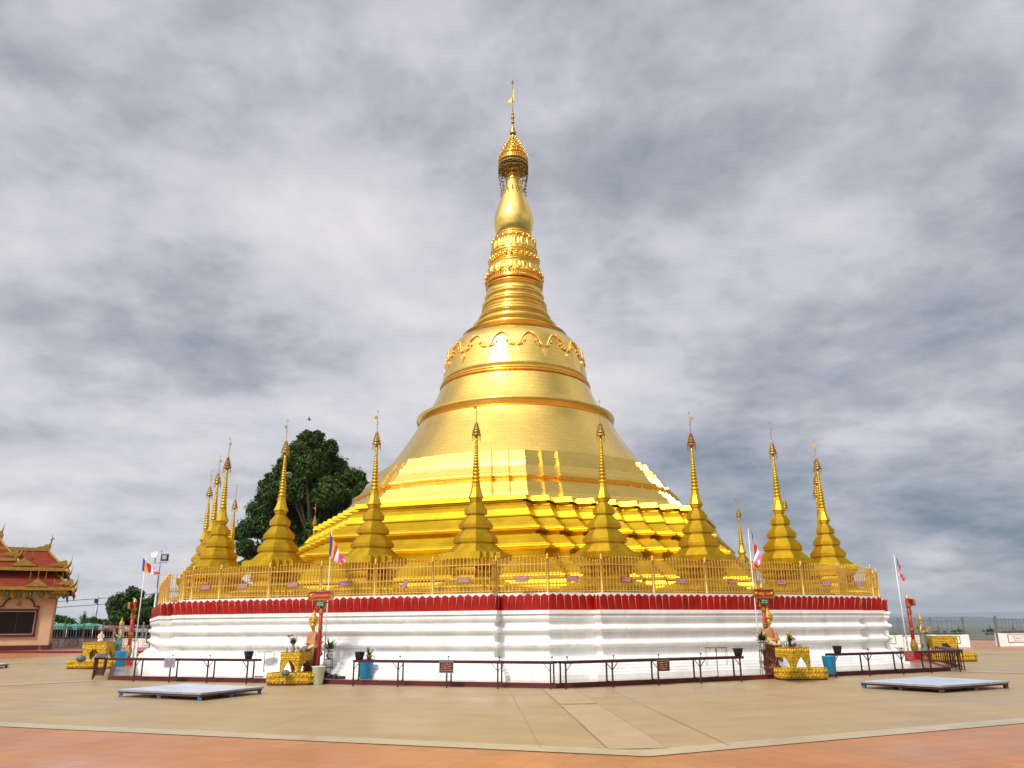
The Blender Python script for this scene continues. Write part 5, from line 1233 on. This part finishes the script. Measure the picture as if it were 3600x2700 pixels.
q = MB(); q.box((0, -.16, .9), (.4, .25, .5)); q.obj('switch_box', M['maroon'], o)
Yu = 105; ub = GY(330, 2205, Yu); ut = GY(338, 2098, Yu).z
o = thing('utility_pole', 'thin grey utility pole behind the market awnings', 'pole', (ub.x, Yu, -.03)); q = MB(); q.tube([(0, 0, 0), (0, 0, ut)], [.20, .13], 10); q.obj('pole', M['grey_metal'], o); q = MB(); q.box((-.1, -.15, ut-.5), (.35, .3, .5)); q.obj('transformer', M['black'], o)
q = MB()
for dz, yy in ((-.2, 0), (-.9, .6)):
    for (tx, tz) in ((-60, -1.2), (22, 2.4)):
        q.tube([(tx*t, yy, ut+dz+tz*t-abs(tx)*.05*4*t*(1-t)*.25) for t in [i/10 for i in range(11)]], .035, 4)
q.obj('wire', M['black'], o)
# ------------------------------------------------------------------ foliage
LEAF = {}
def crown_mb(clumps, dens, size, rnd, shapes=1.0):
    q = MB()
    for (c, r, sq) in clumps:
        c = Vector(c); n = int(dens*r*r)
        for i in range(n):
            d = Vector((rnd.gauss(0, 1), rnd.gauss(0, 1), rnd.gauss(0, 1))).normalized(); rad = r*(rnd.random()**.32)
            p = c+Vector((d.x*rad, d.y*rad, d.z*rad*sq))+Vector((rnd.gauss(0, 1), rnd.gauss(0, 1), rnd.gauss(0, 1)))*r*.13; nd = (d+Vector((rnd.uniform(-.9, .9), rnd.uniform(-.9, .9), rnd.uniform(-.3, 1.1)))).normalized()
            a = nd.orthogonal().normalized(); a.rotate(Matrix.Rotation(rnd.uniform(0, 6.28), 3, nd)); b = nd.cross(a); s = size*rnd.uniform(.6, 1.35)
            i0 = len(q.v); q.v += [tuple(p-a*s), tuple(p-b*s*.42+nd*s*.08), tuple(p+a*s*1.1-nd*s*.15), tuple(p+b*s*.42+nd*s*.08)]
            m = 0 if rnd.random() < .62 else (1 if rnd.random() < .7 else 2)
            q.face((i0, i0+1, i0+2, i0+3), m)
    return q
def tree(name, label, cat, P, clumps, dens, size, mats, seed, trunk_r=.3, limbs=6, group=None, cshape=True):
    rnd = random.Random(seed); o = thing(name, label, cat, P, 0, group); q = crown_mb(clumps, dens, size, rnd); q.obj('crown', [M[m] for m in mats], o)
    t = MB(); zc = min(c[0][2]-c[1]*.4 for c in clumps); zm = sum(c[0][2] for c in clumps)/len(clumps)
    t.tube([(0, 0, -.1), (.1*trunk_r, 0, zm*.35), (0, .1, zm*.8)], [trunk_r*1.25, trunk_r, trunk_r*.6], 10)
    for i in range(limbs):
        c = Vector(clumps[(i*3) % len(clumps)][0]); t.tube([(0, 0, zm*(.3+.08*i)), (c.x*.5, c.y*.5, lerp(zm*.5, c.z, .6)), tuple(c)], [trunk_r*.5, trunk_r*.3, trunk_r*.10], 7)
    t.obj('trunk', M['bark'], o); return o
# the big round tree behind the pagoda: clumps surveyed from its outline
Yt = 80.0; tb = GY(1085, 2200, Yt); rnd = random.Random(12)
sil = [(1090, 1565, 46), (1150, 1580, 42), (1050, 1580, 38), (1020, 1625, 40), (1180, 1640, 46), (1100, 1640, 60), (1230, 1680, 46), (965, 1690, 34), (1000, 1720, 50), (1080, 1730, 62), (1160, 1730, 60), (1245, 1760, 44), (1275, 1715, 26), (940, 1740, 38), (905, 1790, 42), (980, 1800, 55), (1060, 1810, 55), (1150, 1810, 50), (1205, 1830, 34), (880, 1850, 40), (940, 1860, 50), (1020, 1880, 52), (1110, 1880, 48), (1160, 1900, 32), (860, 1920, 32), (900, 1950, 42), (980, 1960, 50), (1060, 1960, 45), (870, 1990, 28), (920, 2020, 34), (1000, 2040, 40), (845, 1880, 26), (1070, 2030, 40), (985, 1650, 26), (1120, 1535, 24), (1075, 1530, 20), (925, 1700, 18), (1265, 1800, 20), (1130, 1955, 30)]
cl = []
for (px, py, r) in sil:
    yy = Yt+rnd.uniform(-3.5, 3.5); p = GY(px, py, yy); cl.append((Vector((p.x-tb.x, yy-Yt, p.z)), r/F*Yt*.95, .8))
    for _ in range(3):
        a = rnd.uniform(0, 6.28); rr_ = r/F*Yt; cl.append((Vector((p.x-tb.x+cos(a)*rr_*.75, yy-Yt-rr_*.3, p.z+sin(a)*rr_*.65)), rr_*rnd.uniform(.35, .55), .75))
for (px, py, r) in ((1090, 1700, 75), (1000, 1850, 70), (1120, 1830, 70), (1180, 1720, 60), (950, 1950, 60), (1040, 1960, 65), (1140, 1910, 55), (1020, 1720, 60), (1215, 1790, 45)):
    p = GY(px, py, Yt+2.5); cl.append((Vector((p.x-tb.x, 2.5, p.z)), r/F*Yt, .85))
tree('broadleaf_tree', 'big round dark green tree rising behind the left of the golden terrace', 'tree', (tb.x, Yt, -.03), cl, 1000, .20, ('leaf_dark', 'leaf_mid', 'leaf_tan'), 21, .5, 6)
def mass(name, label, cat, x0, x1, y0, y1, Yd, n, r, dens, size, mats, seed, group=None, arch=0.0):
    """crown filling a span x0..x1, y0 (top)..y1 of the photograph at distance Yd"""
    rnd = random.Random(seed); c0 = GY((x0+x1)/2, 2205, Yd); cl = []
    for i in range(n):
        u = rnd.random(); px = lerp(x0, x1, u); top = y0+arch*(2*u-1)**2*(y1-y0); py = rnd.uniform(top, y1); rr = r*rnd.uniform(.7, 1.2); yy = rnd.uniform(-2, 2); p = GY(px, py+rr*.6, Yd+yy); cl.append((Vector((p.x-c0.x, yy, p.z)), rr/F*Yd, .9))
    return tree(name, label, cat, (c0.x, Yd, -.03), cl, dens, size, mats, seed, .25, 6, group)
mass('hedge_tree', 'broad dark rounded tree behind the left lamp post', 'tree', 392, 600, 2062, 2185, 86, 46, 24, 520, .20, ('leaf_dark', 'leaf_mid', 'leaf_dark'), 31, None, .42)
mass('shrub_tree', 'bushy green tree just right of the pavilion behind the awnings', 'tree', 180, 262, 2150, 2195, 100, 16, 13, 420, .22, ('leaf_mid', 'leaf', 'leaf_dark'), 33, 'low trees behind the awnings', .3)
mass('shrub_tree', 'low dark bush between the palm and the broad dark tree', 'tree', 300, 385, 2168, 2200, 100, 14, 11, 420, .22, ('leaf_mid', 'leaf_dark', 'leaf'), 34, 'low trees behind the awnings', .2)
# palm
Yp = 96; pb_ = GY(295, 2205, Yp); o = thing('palm_tree', 'spiky palm tree between the bushes behind the awnings', 'palm', (pb_.x, Yp, -.03)); q = MB(); q.tube([(0, 0, 0), (.1, 0, 2.2)], [.2, .15], 8); q.obj('trunk', M['bark'], o); q = MB(); rnd = random.Random(6)
for i in range(26):
    a = rnd.uniform(0, 2*pi); e = rnd.uniform(.15, 1.4); L = rnd.uniform(1.5, 2.3); d = Vector((cos(a)*cos(e), sin(a)*cos(e), sin(e)))
    for k in range(14):
        t = (k+1)/15; p = Vector((0, 0, 1.9))+d*L*t+Vector((0, 0, -.7*L*t*t*cos(e)))
        for sg in (-1, 1):
            s_ = Vector((-sin(a), cos(a), 0))*sg; tip = p+s_*.42*(1-t*.6)+d*.35+Vector((0, 0, -.12)); w = d*.045; q.poly([p-w, p+w, tip])
q.obj('fronds', M['leaf_mid'], o)
# market awnings behind the left railing
M['canvas_green'] = mat('canvas_green', (.05, .24, .16), .7, noise=(1, .15)); M['canvas_grey'] = mat('canvas_grey', (.30, .31, .28), .8, noise=(1, .15)); M['canvas_teal'] = mat('canvas_teal', (.06, .26, .24), .7)
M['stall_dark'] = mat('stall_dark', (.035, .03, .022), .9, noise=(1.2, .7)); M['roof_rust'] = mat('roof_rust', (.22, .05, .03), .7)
AW = [(215, 2190, 95, 'canvas_green', 'green market awning nearest the pavilion'), (268, 2192, 60, 'canvas_teal', 'pale teal market awning beside the first green one'), (312, 2189, 80, 'canvas_green', 'pointed green market awning in front of the palm'), (340, 2193, 95, 'canvas_grey', 'grey pitched market awning below the utility pole'), (385, 2196, 80, 'roof_rust', 'rust red stall roof right of the grey awning'),
      (440, 2198, 80, 'canvas_grey', 'grey awning behind the left red signpost'), (505, 2200, 62, 'canvas_grey', 'low grey awning behind the left flagpole'), (535, 2205, 85, 'canvas_green', 'bright green awning beside the lamp post')]
for i, (px, py, w, m, lb) in enumerate(AW):
    Ya = 80+i*.9; p = GY(px, py, Ya); hw_ = w/2/F*Ya*1.05; o = thing('market_awning', lb, 'awning', (p.x, Ya, 0), 0, 'market awnings beyond the left wall'); zt_ = p.z; zl = zt_-.38
    q = MB(); a, b, c, d_ = (-hw_, -1.5, zl), (hw_, -1.5, zl), (hw_, 1.5, zl), (-hw_, 1.5, zl); tp_ = (0, 0, zt_)
    for u, v in ((a, b), (b, c), (c, d_), (d_, a)): q.poly([u, v, tp_])
    for u, v in ((a, b), (b, c), (c, d_), (d_, a)): q.quad((u[0], u[1], u[2]-.22), (v[0], v[1], v[2]-.22), v, u)
    q.obj('canopy', M[m], o)
    for x in (-hw_, hw_): q = MB(); q.tube([(x, -1.45, 0), (x, -1.45, zl)], .04, 6); q.obj('leg', M['grey_metal'], o)
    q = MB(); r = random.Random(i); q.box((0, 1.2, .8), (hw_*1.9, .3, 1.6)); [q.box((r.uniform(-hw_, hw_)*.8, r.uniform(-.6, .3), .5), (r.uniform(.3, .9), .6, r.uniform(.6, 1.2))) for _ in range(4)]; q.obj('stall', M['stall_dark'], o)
# ------------------------------------------------------------------ far country at the right
M['far_green'] = mat('far_green', (.03, .06, .03), .9, noise=(.004, .4)); M['hill'] = mat('hill', (.02, .04, .045), .95, noise=(.0006, .4))
def ridge(label_name, x0, x1, prof, Yd, m, depth):
    q = MB(); n = len(prof); pts = []
    for i in range(n):
        px = lerp(x0, x1, i/(n-1)); p = GY(px, prof[i], Yd); pts.append(p)
    for i in range(n-1):
        a, b = pts[i], pts[i+1]; q.quad((a.x, Yd-depth, -16), (b.x, Yd-depth, -16), b, a); q.quad(a, b, (b.x, Yd+depth, -16), (a.x, Yd+depth, -16))
    return struct(label_name, q, M[m])
r = random.Random(2)
def rough(pr, amp, k=6):
    out = []
    for i in range(len(pr)-1):
        for j in range(k): out.append(lerp(pr[i], pr[i+1], j/k)+r.uniform(-amp, amp))
    return out+[pr[-1]]
ridge('hills', 2700, 4300, rough([2180, 2178, 2176, 2172, 2168, 2168, 2176, 2184, 2186, 2187, 2184, 2180], .5), 7500, 'hill', 1200)
ridge('distant_mountains', 2500, 4700, rough([2176, 2170, 2160, 2152, 2150, 2158, 2166, 2160], .8), 14500, 'hill', 900)
for i, (px, w, h, lb) in enumerate(((3370, 60, 12, 'low dark clump of trees beyond the wall right of the shrine'), (3480, 48, 14, 'dark clump of trees over the mesh gate'), (3560, 70, 8, 'long low line of trees at the right edge beyond the wall'), (3300, 50, 7, 'faint low tree line left of the dark clump'))):
    mass('valley_trees', lb, 'trees', px-w/2, px+w/2, 2226-h, 2226, 520, 14, 5, 26, .9, ('leaf_dark', 'leaf_mid', 'leaf_dark'), 60+i, 'clumps of valley trees')
def car(P, rz, label):
    o = thing('parked_car', label, 'car', P, rz, 'white cars parked in the valley'); q = MB(); out = [(-2.1, .3), (2.1, .3), (2.15, .75), (1.9, .95), (1.1, 1.0), (.55, 1.45), (-1.1, 1.48), (-1.75, 1.0), (-2.1, .95)]
    q.prism(out, 1.7); q.obj('body', M['white_paint'], o); q = MB(); q.prism([(1.0, 1.0), (.5, 1.38), (-1.05, 1.40), (-1.6, 1.0)], 1.72); q.obj('glass', M['dark_glass'], o)
    for x in (-1.3, 1.3):
        q = MB(); q.lathe([(-.88, .33), (.88, .33)], 12, 0, (x, 0, .33), rot=Matrix.Rotation(pi/2, 3, 'X')); q.obj('wheel', M['black'], o)
for px, py, lb, rz in ((3412, 2275, 'leftmost white car parked below the mesh gate', 1.2), (3425, 2275, 'second white car from the left below the mesh gate', 1.2), (3438, 2275, 'third white car from the left below the mesh gate', 1.2), (3472, 2274, 'long white car at the right of the row below the gate', 0), (3452, 2268, 'white car parked behind, by the red shed', .2), (3470, 2266, 'white car in the upper right of the row by the trees', .1)):
    p = G(px, py, -15.0); car((p.x, p.y, -15.5), rz, lb)
p = G(3426, 2270, -13); o = thing('red_shed', 'low red-roofed shed behind the parked cars', 'shed', (p.x, p.y+30, -15.5)); q = MB(); q.box((0, 0, 1.3), (12, 6, 2.6)); q.obj('wall', M['stall_dark'], o); q = MB(); q.prism([(-7, 2.5), (7, 2.5), (6, 4.2), (-6, 4.2)], 7); q.obj('roof', M['roof_rust'], o)
# bird
p = GY(1087, 1477, 78); o = thing('bird', 'small dark bird gliding in the sky above the big tree', 'bird', p, .4)
j = [(0, 0, 0, .05, .04), (.14, 0, .02, .035, .03), (.24, 0, .03, .03), (.30, 0, .02, .008), (-.14, 0, 0, .03, .02), (-.30, 0, .0, .045, .01)]; skin('body', j, [(0, 1), (1, 2), (2, 3), (0, 4), (4, 5)], M['black'], o, 1)
for sg in (-1, 1): q = MB(); q.poly([(.10, 0, .02), (-.06, 0, .02), (-.12, sg*.28, .14), (-.16, sg*.55, .22), (.02, sg*.32, .15)]); q.poly([(.10, 0, .0), (.02, sg*.32, .13), (-.16, sg*.55, .21), (-.12, sg*.28, .12), (-.06, 0, 0)]); q.obj('wing', M['black'], o)

# ------------------------------------------------------------------ hazy air over the valley
hz = MB(); hz.box((0, 7300, 130), (33000, 21000, 293)); ho = hz.obj('haze', [], None); tag(ho, kind='stuff')
hm = bpy.data.materials.new('haze'); hm.use_nodes = True; hn = hm.node_tree; hn.nodes.clear()
vo = hn.nodes.new('ShaderNodeVolumePrincipled'); vo.inputs['Color'].default_value = (.80, .88, 1, 1); vo.inputs['Density'].default_value = .00006; vo.inputs['Anisotropy'].default_value = 0
ou = hn.nodes.new('ShaderNodeOutputMaterial'); hn.links.new(vo.outputs[0], ou.inputs['Volume']); ho.data.materials.append(hm)
